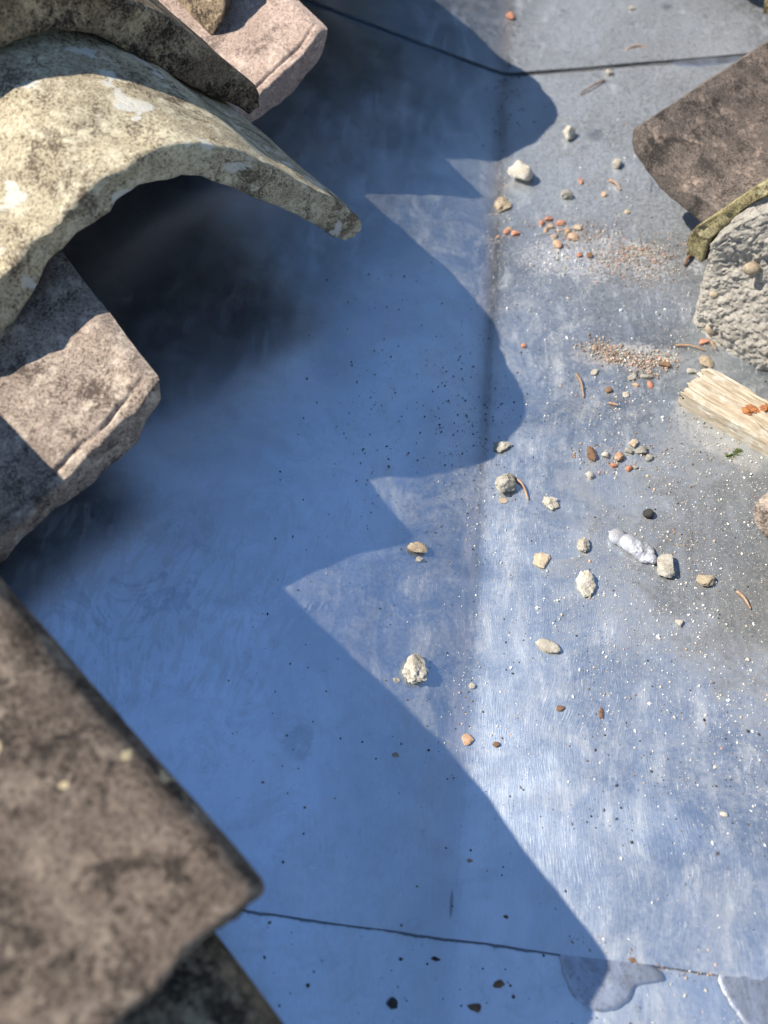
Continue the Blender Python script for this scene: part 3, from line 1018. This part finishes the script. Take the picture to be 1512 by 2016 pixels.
stone('mortar_flake', 'broken white flake where the middle shadow leaves the crease', 'mortar flake', (0.0120, 0.2700, 0.0118, 0.0072), 'crumb', 15, 0.45, rough=0.6, grain=0.25, sub=4)
stone('mortar_flake', 'flat pale flake with brown top by the small shadow corner', 'mortar flake', (-0.0326, 0.1893, 0.0124, 0.0079), 'tan', 0, 0.5, rough=0.2, facets=7)
stone('pale_stone', 'small white crumb touching the brown-topped flake', 'stone', (-0.0315, 0.1833, 0.0056, 0.0031), 'crumb', 0, 0.5)
stone('mortar_flake', 'flat beige flake lying between two mortar lumps', 'mortar flake', (0.0360, 0.1918, 0.0112, 0.0097), 'tan', 20, 0.3, rough=0.3, facets=7)
stone('mortar_lump', 'small triangular mortar lump left of the solder drip', 'mortar lump', (0.0577, 0.2022, 0.0079, 0.0087), 'crumb', 0, 0.7, grain=0.2, sub=4)
stone('mortar_lump', 'tall grainy mortar lump below the solder drip', 'mortar lump', (0.0600, 0.1790, 0.0109, 0.0149), 'crumb', 0, 0.6, grain=0.28, sub=4)
stone('mortar_lump', 'squarish cream mortar lump just beyond the solder drip', 'mortar lump', (0.1000, 0.1906, 0.0142, 0.0130), 'crumb', 15, 0.6, grain=0.13, sub=4, rough=0.2)
stone('mortar_lump', 'small pinkish mortar lump right of the squarish one', 'mortar lump', (0.1189, 0.1831, 0.0096, 0.0081), 'tan', 0, 0.6, grain=0.2, sub=4)
stone('mortar_lump', 'wedge-shaped white mortar lump below the grainy one', 'mortar lump', (0.0398, 0.1417, 0.0132, 0.0080), 'crumb', -20, 0.6, facets=9, rough=0.15)
stone('mortar_lump', 'big ragged mortar lump beside the lowest shadow edge', 'mortar lump', (-0.0281, 0.1215, 0.0134, 0.0165), 'crumb', 25, 0.6, rough=0.4, grain=0.22, sub=4)
stone('pale_stone', 'tiny pale crumb touching the ragged mortar lump', 'stone', (-0.0366, 0.1139, 0.0041, 0.0026), 'crumb', 0, 0.5)
stone('pale_stone', 'small pale crumb lower right of the pinkish lump', 'stone', (0.1042, 0.1590, 0.0057, 0.0043), 'crumb', 0, 0.6, grain=0.2)
stone('clay_chip', 'peach clay chip just outside the lowest shadow edge', 'clay chip', (0.0016, 0.0911, 0.0070, 0.0055), 'orange', 0, 0.5)
stone('seed_pod', 'round black seed pod above the solder drip', 'seed', (0.0931, 0.2236, 0.0063, 0.0056), 'black', 0, 0.85, rough=0.12, facets=0)
stone('pale_stone', 'small white crumb in the sheen under the lumps', 'stone', (0.0030, 0.1185, 0.0042, 0.0036), 'crumb', 0, 0.6)
stone('pale_stone', 'lone round pale stone on the bare brushed metal', 'stone', (0.1162, 0.0678, 0.0036, 0.0026), 'crumb', 0, 0.7)
stone('bark_crumb', 'brown cone scale standing on the lit metal below the lumps', 'bark', (0.0652, 0.1090, 0.0030, 0.0060), 'brown', 0, 0.7)
stone('bark_crumb', 'brown crumb left of the cone scale', 'bark', (0.0460, 0.1102, 0.0050, 0.0030), 'brown', 0, 0.6)
stone('bark_crumb', 'dark curled crumb right of the peach clay chip', 'bark', (0.0160, 0.0896, 0.0040, 0.0033), 'brown', 0, 0.6)
stone('bark_crumb', 'brown triangular crumb in shade on the lower sheet', 'bark', (0.0216, -0.0090, 0.0056, 0.0034), 'brown', 30, 0.5, facets=8)
stone('bark_crumb', 'brown lump with a white foot on the lower sheet', 'bark', (0.0117, -0.0187, 0.0064, 0.0039), 'brown', 0, 0.6)
stone('bark_crumb', 'dark upright bark flake at the bottom of the shade', 'bark', (-0.0222, -0.0214, 0.0050, 0.0050), 'black', 20, 0.4, rough=0.5)
stone('bark_crumb', 'small dark flake just under the lap of the sheets', 'bark', (-0.0057, -0.0033, 0.0048, 0.0019), 'black', -15, 0.5)
stone('bark_crumb', 'reddish crumb on the lap beside the solder patch', 'bark', (0.0743, 0.0061, 0.0038, 0.0022), 'brown', 0, 0.5)
stone('bark_crumb', 'russet crumb in shade just above the lower lap', 'bark', (0.0234, 0.0160, 0.0027, 0.0017), 'brown', 0, 0.5)
stone('tan_stone', 'square tan crumb in shade right of the crease', 'stone', (0.0064, 0.0369, 0.0032, 0.0018), 'tan', 0, 0.5)
stone('clay_chip', 'small tan chip in shade left of the crease', 'clay chip', (-0.0327, 0.0777, 0.0034, 0.0024), 'tan', 0, 0.5)
stone('clay_chip', 'orange chip lying on the upper sheet by its shadow', 'clay chip', (0.0012, 0.7705, 0.0087, 0.0126), 'brick', 0, 0.5)
stone('pale_stone', 'white speckled stone on the upper sheet in full sun', 'stone', (0.1101, 0.7672, 0.0066, 0.0092), 'crumb', 0, 0.5)
stone('pale_stone', 'pale crumb caught on the upper lap', 'stone', (0.0870, 0.6655, 0.0087, 0.0079), 'crumb', 0, 0.5)

# -- the pile of clay crumbs and stones by the wood chip
for (q, mt, lb, nm, ct) in (
        ((0.0639, 0.2643, 0.0109, 0.0069), 'brown', 'curved brown bark piece left in the stone cluster near the wood', 'bark_crumb', 'bark'),
        ((0.0874, 0.2723, 0.0054, 0.0063), 'tan', 'brown stone at the top of the cluster near the wood', 'tan_stone', 'stone'),
        ((0.0794, 0.2626, 0.0066, 0.0081), 'orange', 'largest orange chip of the cluster near the wood', 'clay_chip', 'clay chip'),
        ((0.0761, 0.2568, 0.0054, 0.0037), 'brick', 'flat red chip under the largest orange one', 'clay_chip', 'clay chip'),
        ((0.0841, 0.2544, 0.0041, 0.0055), 'brick', 'bright red chip at the bottom of the cluster', 'clay_chip', 'clay chip'),
        ((0.0914, 0.2672, 0.0072, 0.0075), 'greystone', 'grey stone right in the cluster near the wood', 'grey_stone', 'stone'),
        ((0.0953, 0.2625, 0.0048, 0.0049), 'greystone', 'outermost grey stone of the cluster on the wood side', 'grey_stone', 'stone'),
        ((0.0852, 0.2668, 0.0054, 0.0056), 'greystone', 'dark grey stone in the middle of the cluster', 'grey_stone', 'stone'),
        ((0.0880, 0.2555, 0.0041, 0.0030), 'crumb', 'white crumb beside the bright red chip', 'pale_stone', 'stone'),
        ((0.0630, 0.2487, 0.0059, 0.0061), 'crumb', 'pale crumb below the curved bark piece', 'pale_stone', 'stone'),
        ((0.0718, 0.2633, 0.0060, 0.0050), 'crumb', 'whitish crumb left of the largest orange chip', 'pale_stone', 'stone')):
    stone(nm, lb, ct, q, mt, rng.uniform(0, 180), 0.65)

# -- orange crumbs below the big pale stone
for (q, mt, lb) in (
        ((0.0081, 0.4669, 0.0046, 0.0068), 'brick', 'red crumb at the near side of the trio on the crease'),
        ((0.0147, 0.4647, 0.0053, 0.0077), 'brick', 'red-orange crumb at the far side of the trio by the crease'),
        ((0.0106, 0.4701, 0.0046, 0.0049), 'orange', 'pale orange crumb on top of the trio by the crease'),
        ((0.0558, 0.4574, 0.0104, 0.0084), 'orange', 'largest flat orange crumb below the largest pale stone'),
        ((0.0449, 0.4510, 0.0096, 0.0065), 'orange', 'long low orange crumb, lowest of the orange scatter'),
        ((0.0467, 0.4743, 0.0075, 0.0058), 'brick', 'wide red crumb topping the orange scatter'),
        ((0.0584, 0.4678, 0.0052, 0.0067), 'tan', 'tan crumb just above the largest flat orange crumb'),
        ((0.0424, 0.4600, 0.0060, 0.0057), 'tan', 'tan crumb in the middle of the orange scatter'),
        ((0.0598, 0.4388, 0.0051, 0.0045), 'brick', 'red crumb below the largest flat orange crumb'),
        ((0.0669, 0.4384, 0.0051, 0.0054), 'brown', 'brown crumb below the largest flat orange crumb'),
        ((0.0781, 0.5044, 0.0054, 0.0051), 'orange', 'orange crumb lying alone near the short tan needle'),
        ((0.0936, 0.4832, 0.0052, 0.0039), 'tan', 'tan crumb lying alone between pan tile and gravel'),
        ((0.0337, 0.4753, 0.0053, 0.0058), 'brick', None), ((0.0381, 0.4790, 0.0053, 0.0069), 'brick', None), ((0.0403, 0.4708, 0.0045, 0.0058), 'orange', None),
        ((0.0367, 0.4677, 0.0038, 0.0058), 'orange', None), ((0.0517, 0.4655, 0.0045, 0.0048), 'orange', None)):
    stone('clay_crumb', lb or 'small orange-red crumb packed in the middle of the orange scatter', 'clay crumb', q, mt, rng.uniform(0, 180), 0.55, 'orange crumbs below the pale stone')
stone('clay_chip', 'thin red clay sliver above the orange crumbs', 'clay chip', (0.0621, 0.5222, 0.0039, 0.0115), 'brick', 10, 0.6)
stone('bark_crumb', 'flaky brown debris on the crease below the largest pale stone', 'bark', (0.0033, 0.4982, 0.0109, 0.0154), 'tan', 0, 0.4, rough=0.7, grain=0.2)

# -- pieces at the foot of the mortar
for (q, mt, lb, nm, ct) in (
        ((0.1329, 0.3525, 0.0071, 0.0052), 'brick', 'red chip at the foot of the mortar', 'clay_chip', 'clay chip'),
        ((0.1328, 0.3350, 0.0083, 0.0107), 'tan', 'tan leaf-shaped stone between mortar and wood', 'tan_stone', 'stone'),
        ((0.1241, 0.3280, 0.0076, 0.0049), 'greystone', 'grey stone just above the wood chip', 'grey_stone', 'stone'),
        ((0.1095, 0.3337, 0.0090, 0.0057), 'brown', 'brown bark bit at the end of the gravel strip', 'bark_crumb', 'bark'),
        ((0.0893, 0.3243, 0.0077, 0.0050), 'greystone', 'grey pebble at the lower rim of the gravel strip', 'grey_stone', 'stone'),
        ((0.0982, 0.3242, 0.0083, 0.0049), 'greystone', 'flat grey-green pebble next to a red chip', 'grey_stone', 'stone'),
        ((0.0997, 0.3184, 0.0070, 0.0035), 'brick', 'red chip beneath the flat grey-green pebble', 'clay_chip', 'clay chip'),
        ((0.0911, 0.3177, 0.0051, 0.0035), 'orange', 'orange chip under the gravel strip', 'clay_chip', 'clay chip'),
        ((0.0677, 0.3284, 0.0065, 0.0043), 'crumb', 'white crumb left under the gravel strip', 'pale_stone', 'stone'),
        ((0.0754, 0.3137, 0.0051, 0.0056), 'brown', 'dark brown crumb between gravel strip and long twig', 'bark_crumb', 'bark'),
        ((0.0848, 0.3100, 0.0044, 0.0048), 'crumb', 'white crumb below the gravel strip', 'pale_stone', 'stone'),
        ((0.0233, 0.3529, 0.0041, 0.0046), 'brick', 'red crumb between the shadow bulge and gravel strip', 'clay_chip', 'clay chip'),
        ((0.0679, 0.3497, 0.0053, 0.0045), 'tan', 'pink crumb at the near end of the gravel strip', 'tan_stone', 'stone')):
    stone(nm, lb, ct, q, mt, rng.uniform(0, 180), 0.55)

# -- twigs and needles
def twig(name, label, pts, r, mat='twig', cat='twig'):
    x0, y0 = pts[0]
    o = Vector((x0, y0, zinc_z(x0, y0)))
    P = resample([(x, y, zinc_z(x, y) + r * 1.1 + (0.0012 if i % 2 else 0.0)) for i, (x, y) in enumerate(pts)], 14)
    verts, faces = [], []
    for i, p in enumerate(P):
        t = (P[min(i + 1, 13)] - P[max(i - 1, 0)]).normalized()
        a = t.cross(Vector((0, 0, 1))).normalized()
        b = a.cross(t)
        rr = r * (1 - 0.45 * i / 13) * (1 + 0.25 * noise.noise(p * 300))
        for k in range(7):
            an = 2 * pi * k / 7
            verts.append(p + a * cos(an) * rr + b * sin(an) * rr - o)
    for i in range(13):
        for k in range(7):
            faces.append((i * 7 + k, i * 7 + (k + 1) % 7, (i + 1) * 7 + (k + 1) % 7, (i + 1) * 7 + k))
    faces.append(tuple(range(6, -1, -1)))
    faces.append(tuple(13 * 7 + k for k in range(7)))
    ob = link(name, mesh(name, verts, faces), M[mat], None, o)
    return tag(ob, label, cat)


twig('twig', 'curved reddish twig below the gravel strip', [(0.0557, 0.3269), (0.0584, 0.3188), (0.0600, 0.3077)], 0.0008)
twig('twig', 'curved twig leaning beside the white mortar lump', [(0.0187, 0.2474), (0.0243, 0.2414), (0.0283, 0.2313)], 0.0009)
twig('twig', 'long straight twig at the foot of the mortar', [(0.1163, 0.3499), (0.1246, 0.3484), (0.1332, 0.3452)], 0.0009)
twig('twig', 'dark short twig leaning out under the mortar', [(0.1371, 0.3529), (0.1390, 0.3450)], 0.0010)
twig('pine_needle', 'reddish needle near the lower right, past the pinkish lump', [(0.1332, 0.1782), (0.1356, 0.1743), (0.1385, 0.1688)], 0.0008)
twig('pine_needle', 'pale needle on the upper sheet in the sun', [(0.1015, 0.6990), (0.1100, 0.7025), (0.1195, 0.7008)], 0.0009)
twig('pine_needle', 'short tan needle above the gravel strip', [(0.0822, 0.5209), (0.0864, 0.5151), (0.0897, 0.5087)], 0.0009)
twig('pine_needle', 'short pale needle between wood chip and curved twig', [(0.0748, 0.3032), (0.0797, 0.3004)], 0.0008)
twig('bark_curl', 'dark bark curl hanging by the mossy cover tile', [(0.1329, 0.4344), (0.1292, 0.4285), (0.1268, 0.4226)], 0.0016, 'brown', 'bark')
twig('pine_needle', 'dark scrap lying against the upper lap', [(0.0825, 0.6546), (0.0721, 0.6455), (0.0626, 0.6363)], 0.0009, 'brown')

# -- broken piece of wood
def wood_chip():
    A, Bp = Vector(((0.1150, 0.3015))), Vector(((0.1305, 0.3226)))
    A2 = Vector(((0.1571, 0.2659)))
    ax = (A2 - A)
    L = ax.length * 1.12
    ax.normalize()
    W = (Bp - A).length * 0.98
    cxy = A + ax * L / 2 + (Bp - A) * 0.5
    T = 0.0135
    NX, NY, NZ = 60, 22, 8
    bm = bmesh.new()
    bmesh.ops.create_cube(bm, size=1.0)
    bm.free()
    verts, faces, idx = [], [], {}

    def V(i, j, k):
        if (i, j, k) in idx:
            return idx[(i, j, k)]
        x, y, z = i / NX - 0.5, j / NY - 0.5, k / NZ
        # fibres break unevenly at both ends
        frayx = 0.0050 * noise.noise(Vector((y * 14, z * 6, 1.0 if i == 0 else 5.0))) + 0.0024 * noise.noise(Vector((y * 40, z * 14, 2)))
        X = x * L + (frayx if i in (0, NX) else 0)
        if i > NX * 0.75:
            X -= (i / NX - 0.75) * 4 * 0.010 * max(0, y + 0.15)
        ridge = 0.0013 * noise.noise(Vector((x * 2, y * 16, 0))) + 0.0008 * noise.noise(Vector((x * 5, y * 45, 0)))
        Yc = y * W * (1 - 0.06 * x) + 0.0006 * noise.noise(Vector((x * 8, z * 9, 4)))
        zz = z * T
        cyl = 1 - 1.3 * max(0, abs(y) - 0.3) ** 1.5      # slightly rounded split face
        zz = zz * cyl + (ridge if k == NZ else 0)
        if k == NZ and i > NX * 0.7:
            zz -= 0.004 * (i / NX - 0.7) / 0.3 * max(0, 0.2 - y) * 2
        verts.append((X, Yc, zz))
        idx[(i, j, k)] = len(verts) - 1
        return idx[(i, j, k)]
    for i in range(NX):
        for j in range(NY):
            faces.append((V(i, j, NZ), V(i + 1, j, NZ), V(i + 1, j + 1, NZ), V(i, j + 1, NZ)))
            faces.append((V(i, j, 0), V(i, j + 1, 0), V(i + 1, j + 1, 0), V(i + 1, j, 0)))
    for k in range(NZ):
        for i in range(NX):
            faces.append((V(i, 0, k), V(i + 1, 0, k), V(i + 1, 0, k + 1), V(i, 0, k + 1)))
            faces.append((V(i, NY, k), V(i, NY, k + 1), V(i + 1, NY, k + 1), V(i + 1, NY, k)))
        for j in range(NY):
            faces.append((V(0, j, k), V(0, j, k + 1), V(0, j + 1, k + 1), V(0, j + 1, k)))
            faces.append((V(NX, j, k), V(NX, j + 1, k), V(NX, j + 1, k + 1), V(NX, j, k + 1)))
    me = mesh('wood_chip', verts, faces)
    me.set_sharp_from_angle(angle=radians(35))
    o = link('wood_chip', me, M['wood'])
    lay(o, cxy.x, cxy.y, math.atan2(ax.y, ax.x), -0.0006)
    tag(o, 'splintered pale wood chip with a rusty bark scar under the mortar', 'wood chip')
    for (px, py, w, d) in ((0.10, 0.02, 0.008, 0.004), (0.17, 0.20, 0.005, 0.005), (0.07, -0.10, 0.006, 0.004), (0.24, 0.28, 0.007, 0.003), (0.34, 0.26, 0.006, 0.003)):
        SEED[0] += 1
        sm = stone_mesh('bark_scar', w, d, 0.0026, SEED[0], 0.6, 2, 0.2, 3)
        b = bpy.data.objects.new('bark_scar', sm)
        sm.materials.append(M['bark_scar'])
        COL.objects.link(b)
        b.parent = o
        b.location = (px * L, py * W, T * 0.99)
    return o


M['bark_scar'] = pebble_mat('bark_scar', (0.36, 0.14, 0.05), (0.24, 0.10, 0.04), (0.10, 0.045, 0.02))
wood_chip()


def moss_tuft():
    x, y = (0.1428, 0.2675)
    o = Vector((x, y, zinc_z(x, y)))
    verts, faces = [], []
    r = random.Random(3)
    path = [(0.1367, 0.2656), (0.1386, 0.2635), (0.1418, 0.2657), (0.1434, 0.2685), (0.1461, 0.2689)]
    for i in range(90):
        t = r.random() * (len(path) - 1.001)
        k = int(t)
        f = t - k
        px = path[k][0] + (path[k + 1][0] - path[k][0]) * f + r.gauss(0, 0.0007)
        py = path[k][1] + (path[k + 1][1] - path[k][1]) * f + r.gauss(0, 0.0007)
        b = Vector((px, py, zinc_z(px, py)))
        tip = b + Vector((r.gauss(0, 0.0011), r.gauss(0, 0.0011), r.uniform(0.0010, 0.0026)))
        s = Vector((r.gauss(0, 1), r.gauss(0, 1), 0)).normalized() * 0.0004
        n = len(verts)
        verts += [b - s - o, b + s - o, tip - o]
        faces.append((n, n + 1, n + 2))
    ob = link('moss_tuft', mesh('moss_tuft', verts, faces), M['moss'], None, o)
    tag(ob, 'tiny green moss tuft below the wood chip', 'moss')


moss_tuft()

# -- solder drip
def solder_drip():
    cx, cy = (0.0823, 0.2025)
    (hx, hy), (tx, ty) = (0.0754, 0.2074), (0.0941, 0.1962)
    base = Vector((cx, cy, 0))
    bm = bmesh.new()
    def ball(px, py, r, sx=1, sy=1, sz=0.8, up=0.0):
        res = bmesh.ops.create_icosphere(bm, subdivisions=4, radius=1.0)
        ang = math.atan2(ty - hy, tx - hx)
        for v in res['verts']:
            p = Vector((v.co.x * r * sx, v.co.y * r * sy, v.co.z * r * sz))
            p = Matrix.Rotation(ang, 3, 'Z') @ p
            v.co = p + Vector((px - cx, py - cy, zinc_z(px, py) - zinc_z(cx, cy) + r * sz * 0.75 + up))
    def at(t, off=0.0):
        dx, dy = tx - hx, ty - hy
        l = sqrt(dx * dx + dy * dy)
        return hx + dx * t - dy / l * off, hy + dy * t + dx / l * off
    ball(*at(0.0, 0.0004), 0.0048, 1, 1, 0.8)
    ball(*at(0.16, 0.0), 0.0043, 1.2, 0.95, 0.75)
    ball(*at(0.36), 0.0052, 1.25, 0.95, 0.75)
    ball(*at(0.55, -0.0008), 0.0055, 1.35, 0.95, 0.62)
    ball(*at(0.74, 0.0012), 0.0044, 1.2, 1.1, 0.6)
    ball(*at(0.82, -0.0024), 0.0038, 1.2, 0.9, 0.55)
    ball(*at(0.97, -0.0022), 0.0030, 1.15, 0.9, 0.6, 0.0012)
    me = bpy.data.meshes.new('solder_drip')
    bm.to_mesh(me); bm.free()
    o = link('solder_drip', me, M['solder'], None, (cx, cy, zinc_z(cx, cy)))
    rm = o.modifiers.new('remesh', 'REMESH')
    rm.mode = 'VOXEL'
    rm.voxel_size = 0.00035
    dg = bpy.context.evaluated_depsgraph_get()
    ev = bpy.data.meshes.new_from_object(o.evaluated_get(dg))
    o.modifiers.clear()
    bm = bmesh.new(); bm.from_mesh(ev)
    bmesh.ops.smooth_vert(bm, verts=bm.verts, factor=0.5, use_axis_x=True, use_axis_y=True, use_axis_z=True)
    bmesh.ops.smooth_vert(bm, verts=bm.verts, factor=0.5, use_axis_x=True, use_axis_y=True, use_axis_z=True)
    ang = math.atan2(ty - hy, tx - hx)
    for v in bm.verts:
        along = (Matrix.Rotation(-ang, 3, 'Z') @ v.co).x
        w = min(1, max(0, (along + 0.004) / 0.006))
        v.co += v.normal * w * (0.0009 * noise.noise(v.co * 240) + 0.0003 * noise.noise(v.co * 800))
    bm.to_mesh(ev); bm.free()
    ev.polygons.foreach_set('use_smooth', [True] * len(ev.polygons))
    ev.materials.clear(); ev.materials.append(M['solder'])
    o.data = ev
    tag(o, 'silvery solder drip with a round head and crumpled tail', 'solder drip')


solder_drip()

# -- lichen-covered stone resting on the pinkish pan tile
me = stone_mesh('lichen_stone', 0.056, 0.046, 0.034, 77, 0.25, 6, 0.05, 4)
o = link('lichen_stone', me, M['lichen_stone'], None, lroof(0.236, 0.566, 0.034))
o.rotation_euler = (0, BETA, 0.4)
tag(o, 'yellow lichened stone resting in the pinkish pan tile', 'stone')

# ------------------------------------------------------------------ grit nobody could count
def grit(name, label, items, mat, cat='grit'):
    base = [Vector(v) for v in ((1, 0, 0), (-1, 0, 0), (0, 1, 0), (0, -1, 0), (0, 0, 1), (0, 0, -1))]
    bf = ((0, 2, 4), (2, 1, 4), (1, 3, 4), (3, 0, 4), (2, 0, 5), (1, 2, 5), (3, 1, 5), (0, 3, 5))
    verts, faces = [], []
    for (x, y, r) in items:
        z = zinc_z(x, y) + (0.0013 if y > Y_UP else (-0.0012 if y < Y_LOW else 0.0))
        n = len(verts)
        rot = Matrix.Rotation(rng.uniform(0, 6.28), 3, 'Z') @ Matrix.Rotation(rng.uniform(-0.7, 0.7), 3, 'X')
        sx, sy, sz = rng.uniform(0.7, 1.35), rng.uniform(0.6, 1.2), rng.uniform(0.5, 0.9)
        for b in base:
            j = rng.uniform(0.75, 1.2)
            p = rot @ Vector((b.x * sx * j, b.y * sy * j, b.z * sz * j)) * r
            verts.append((x + p.x, y + p.y, z + p.z + r * 0.45))
        faces += [tuple(n + k for k in f) for f in bf]
    o = link(name, mesh(name, verts, faces, False), mat)
    tag(o, label, cat, None, 'stuff')
    return o


def scatter(n, fx, fy, rmin, rmax, power=3.0, keep=None):
    out = []
    while len(out) < n:
        x, y = fx(), fy()
        if keep and not keep(x, y):
            continue
        out.append((x, y, rmin + (rmax - rmin) * rng.random() ** power))
    return out


def clump(x, y, f, th):
    a = noise.noise(Vector((x * f, y * f, 2.2))) * 0.6 + noise.noise(Vector((x * f * 4, y * f * 3, 7.2))) * 0.5
    return a + 0.25 > (th + 0.1) * rng.random()


pale = grain_mat('pale_sand', ((0.45, (0.58, 0.55, 0.48)), (0.25, (0.42, 0.37, 0.29)), (0.15, (0.62, 0.61, 0.57)), (0.08, (0.50, 0.34, 0.22)), (0.07, (0.16, 0.13, 0.11))))
browns = grain_mat('brown_grit', ((0.30, (0.20, 0.145, 0.10)), (0.25, (0.30, 0.235, 0.165)), (0.20, (0.46, 0.41, 0.33)), (0.15, (0.15, 0.10, 0.07)), (0.10, (0.50, 0.25, 0.15))))
darks = grain_mat('dark_specks', ((0.55, (0.030, 0.028, 0.027)), (0.25, (0.07, 0.055, 0.045)), (0.20, (0.16, 0.11, 0.07))), 0.8)

sand = scatter(5200, lambda: rng.uniform(-0.03, 0.22), lambda: rng.uniform(0.06, 0.46), 0.00012, 0.0004, 2, lambda x, y: clump(x, y, 14, 0.5) and x > -0.03 + rng.random() * 0.06 and not (x < 0.035 and 0.24 < y < 0.36 and rng.random() < 0.9))
sand += scatter(1800, lambda: rng.uniform(-0.03, 0.21), lambda: rng.uniform(0.09, 0.44), 0.00016, 0.00085, 4, lambda x, y: clump(x, y, 14, 0.5) and x > -0.02 + rng.random() * 0.05 and not (x < 0.035 and 0.24 < y < 0.36 and rng.random() < 0.9))
sand += scatter(3000, lambda: rng.gauss(0.12, 0.06), lambda: rng.gauss(0.20, 0.06), 0.00012, 0.0004, 2, lambda x, y: x < 0.24)
sand += scatter(800, lambda: rng.gauss(0.13, 0.05), lambda: rng.gauss(0.215, 0.05), 0.0002, 0.0008, 3, lambda x, y: x < 0.24)
sand += scatter(300, lambda: rng.uniform(0.06, 0.2), lambda: rng.gauss(0.12, 0.05), 0.00018, 0.0009, 4, lambda x, y: clump(x, y, 20, 0.5))
sand += scatter(260, lambda: rng.uniform(-0.06, 0.2), lambda: rng.uniform(0.0, 0.13), 0.00016, 0.0007, 4, lambda x, y: x > 0.05 - y * 0.6)
sand += scatter(420, lambda: rng.uniform(0.0, 0.17), lambda: rng.uniform(0.40, 0.62), 0.0002, 0.0009, 4, lambda x, y: clump(x, y, 16, 0.55))
sand += scatter(150, lambda: rng.gauss(0.002, 0.004), lambda: rng.uniform(0.05, 0.6), 0.0002, 0.0007, 3)
sand += scatter(120, lambda: rng.uniform(0.06, 0.17), lambda: rng.gauss(-0.012, 0.014), 0.0003, 0.0009, 3)
sand += scatter(110, lambda: rng.gauss(0.045, 0.01), lambda: rng.gauss(0.43, 0.012), 0.0003, 0.0012, 2)
sand += scatter(90, lambda: rng.uniform(-0.01, 0.17), lambda: rng.uniform(0.10, 0.40), 0.0007, 0.0014, 2, lambda x, y: x > 0.05 - y * 0.1 and clump(x, y, 14, 0.5))
grit('sand', 'pale sand and crushed mortar strewn over the sunlit metal', sand, pale)

br = []


def strip(pts, n, spread, rmin, rmax, p=2.5):
    for _ in range(n):
        t = rng.random() * (len(pts) - 1.001)
        k = int(t)
        f = t - k
        x = pts[k][0] + (pts[k + 1][0] - pts[k][0]) * f + rng.gauss(0, spread)
        y = pts[k][1] + (pts[k + 1][1] - pts[k][1]) * f + rng.gauss(0, spread * 0.8)
        br.append((x, y, rmin + (rmax - rmin) * rng.random() ** p))


strip([(0.0658, 0.3528), (0.0749, 0.3455), (0.0855, 0.3397), (0.0974, 0.3365), (0.1125, 0.3392)], 1000, 0.0050, 0.00025, 0.0012)
strip([(0.0879, 0.3269), (0.1028, 0.3267), (0.1122, 0.3349)], 120, 0.0035, 0.0003, 0.0012)
strip([(0.0741, 0.4275), (0.0896, 0.4370), (0.1032, 0.4414), (0.1160, 0.4354)], 1100, 0.0095, 0.00022, 0.0010)
strip([(0.0417, 0.4730), (0.0594, 0.4605), (0.0800, 0.4536)], 700, 0.011, 0.00022, 0.0010)
strip([(0.0870, 0.4141), (0.1020, 0.4209), (0.1179, 0.4150)], 420, 0.010, 0.0002, 0.0008)
strip([(0.0072, 0.5300), (0.0029, 0.4875), (0.0015, 0.4316)], 110, 0.004, 0.0003, 0.0009)
strip([(0.1325, 0.3161), (0.1243, 0.3042), (0.1199, 0.2849), (0.1350, 0.2703)], 140, 0.006, 0.0002, 0.0008)
strip([(0.0596, 0.2657), (0.0793, 0.2605), (0.0991, 0.2662)], 260, 0.008, 0.0002, 0.0009)
strip([(0.0873, 0.3124), (0.0691, 0.3004), (0.1031, 0.2849), (0.1269, 0.2420)], 500, 0.016, 0.00015, 0.0006)
strip([(0.1090, 0.2150), (0.1093, 0.2024), (0.1059, 0.2085)], 90, 0.006, 0.0003, 0.0008)
strip([(0.0491, 0.0105), (0.0654, 0.0083), (0.0851, 0.0047), (0.1081, 0.0040)], 130, 0.002, 0.0002, 0.0008)
strip([(0.0475, 0.1101), (0.0920, 0.1123), (0.1282, 0.0781)], 120, 0.02, 0.0002, 0.0007)
grit('gravel', 'brown gritty gravel swept into strips on the sunlit metal', br, browns)

dk = scatter(1500, lambda: rng.uniform(-0.02, 0.2), lambda: rng.uniform(0.05, 0.42), 0.00012, 0.00045, 2, lambda x, y: clump(x, y, 14, 0.5))
dk += scatter(650, lambda: rng.uniform(-0.12, 0.03), lambda: rng.uniform(-0.05, 0.45), 0.00018, 0.0008, 4.5)
dk += scatter(230, lambda: rng.gauss(-0.012, 0.022), lambda: rng.gauss(0.285, 0.03), 0.0002, 0.0008, 3)
dk += scatter(240, lambda: rng.uniform(-0.09, 0.02), lambda: rng.uniform(0.18, 0.32), 0.0002, 0.0007, 3.5)
dk += scatter(150, lambda: rng.gauss(0.004, 0.010), lambda: rng.uniform(0.56, 0.76), 0.0003, 0.0010, 3)
dk += scatter(110, lambda: rng.uniform(-0.08, 0.08), lambda: rng.uniform(-0.06, 0.004), 0.0003, 0.0010, 3)
dk += scatter(420, lambda: rng.uniform(0.02, 0.2), lambda: rng.uniform(0.02, 0.4), 0.0002, 0.0007, 4)
dk += scatter(120, lambda: rng.uniform(0.05, 0.15), lambda: rng.uniform(0.05, 0.11), 0.0003, 0.0009, 3)
grit('dark_specks', 'dark seeds and soot specks dotted over the shaded metal', dk, darks)
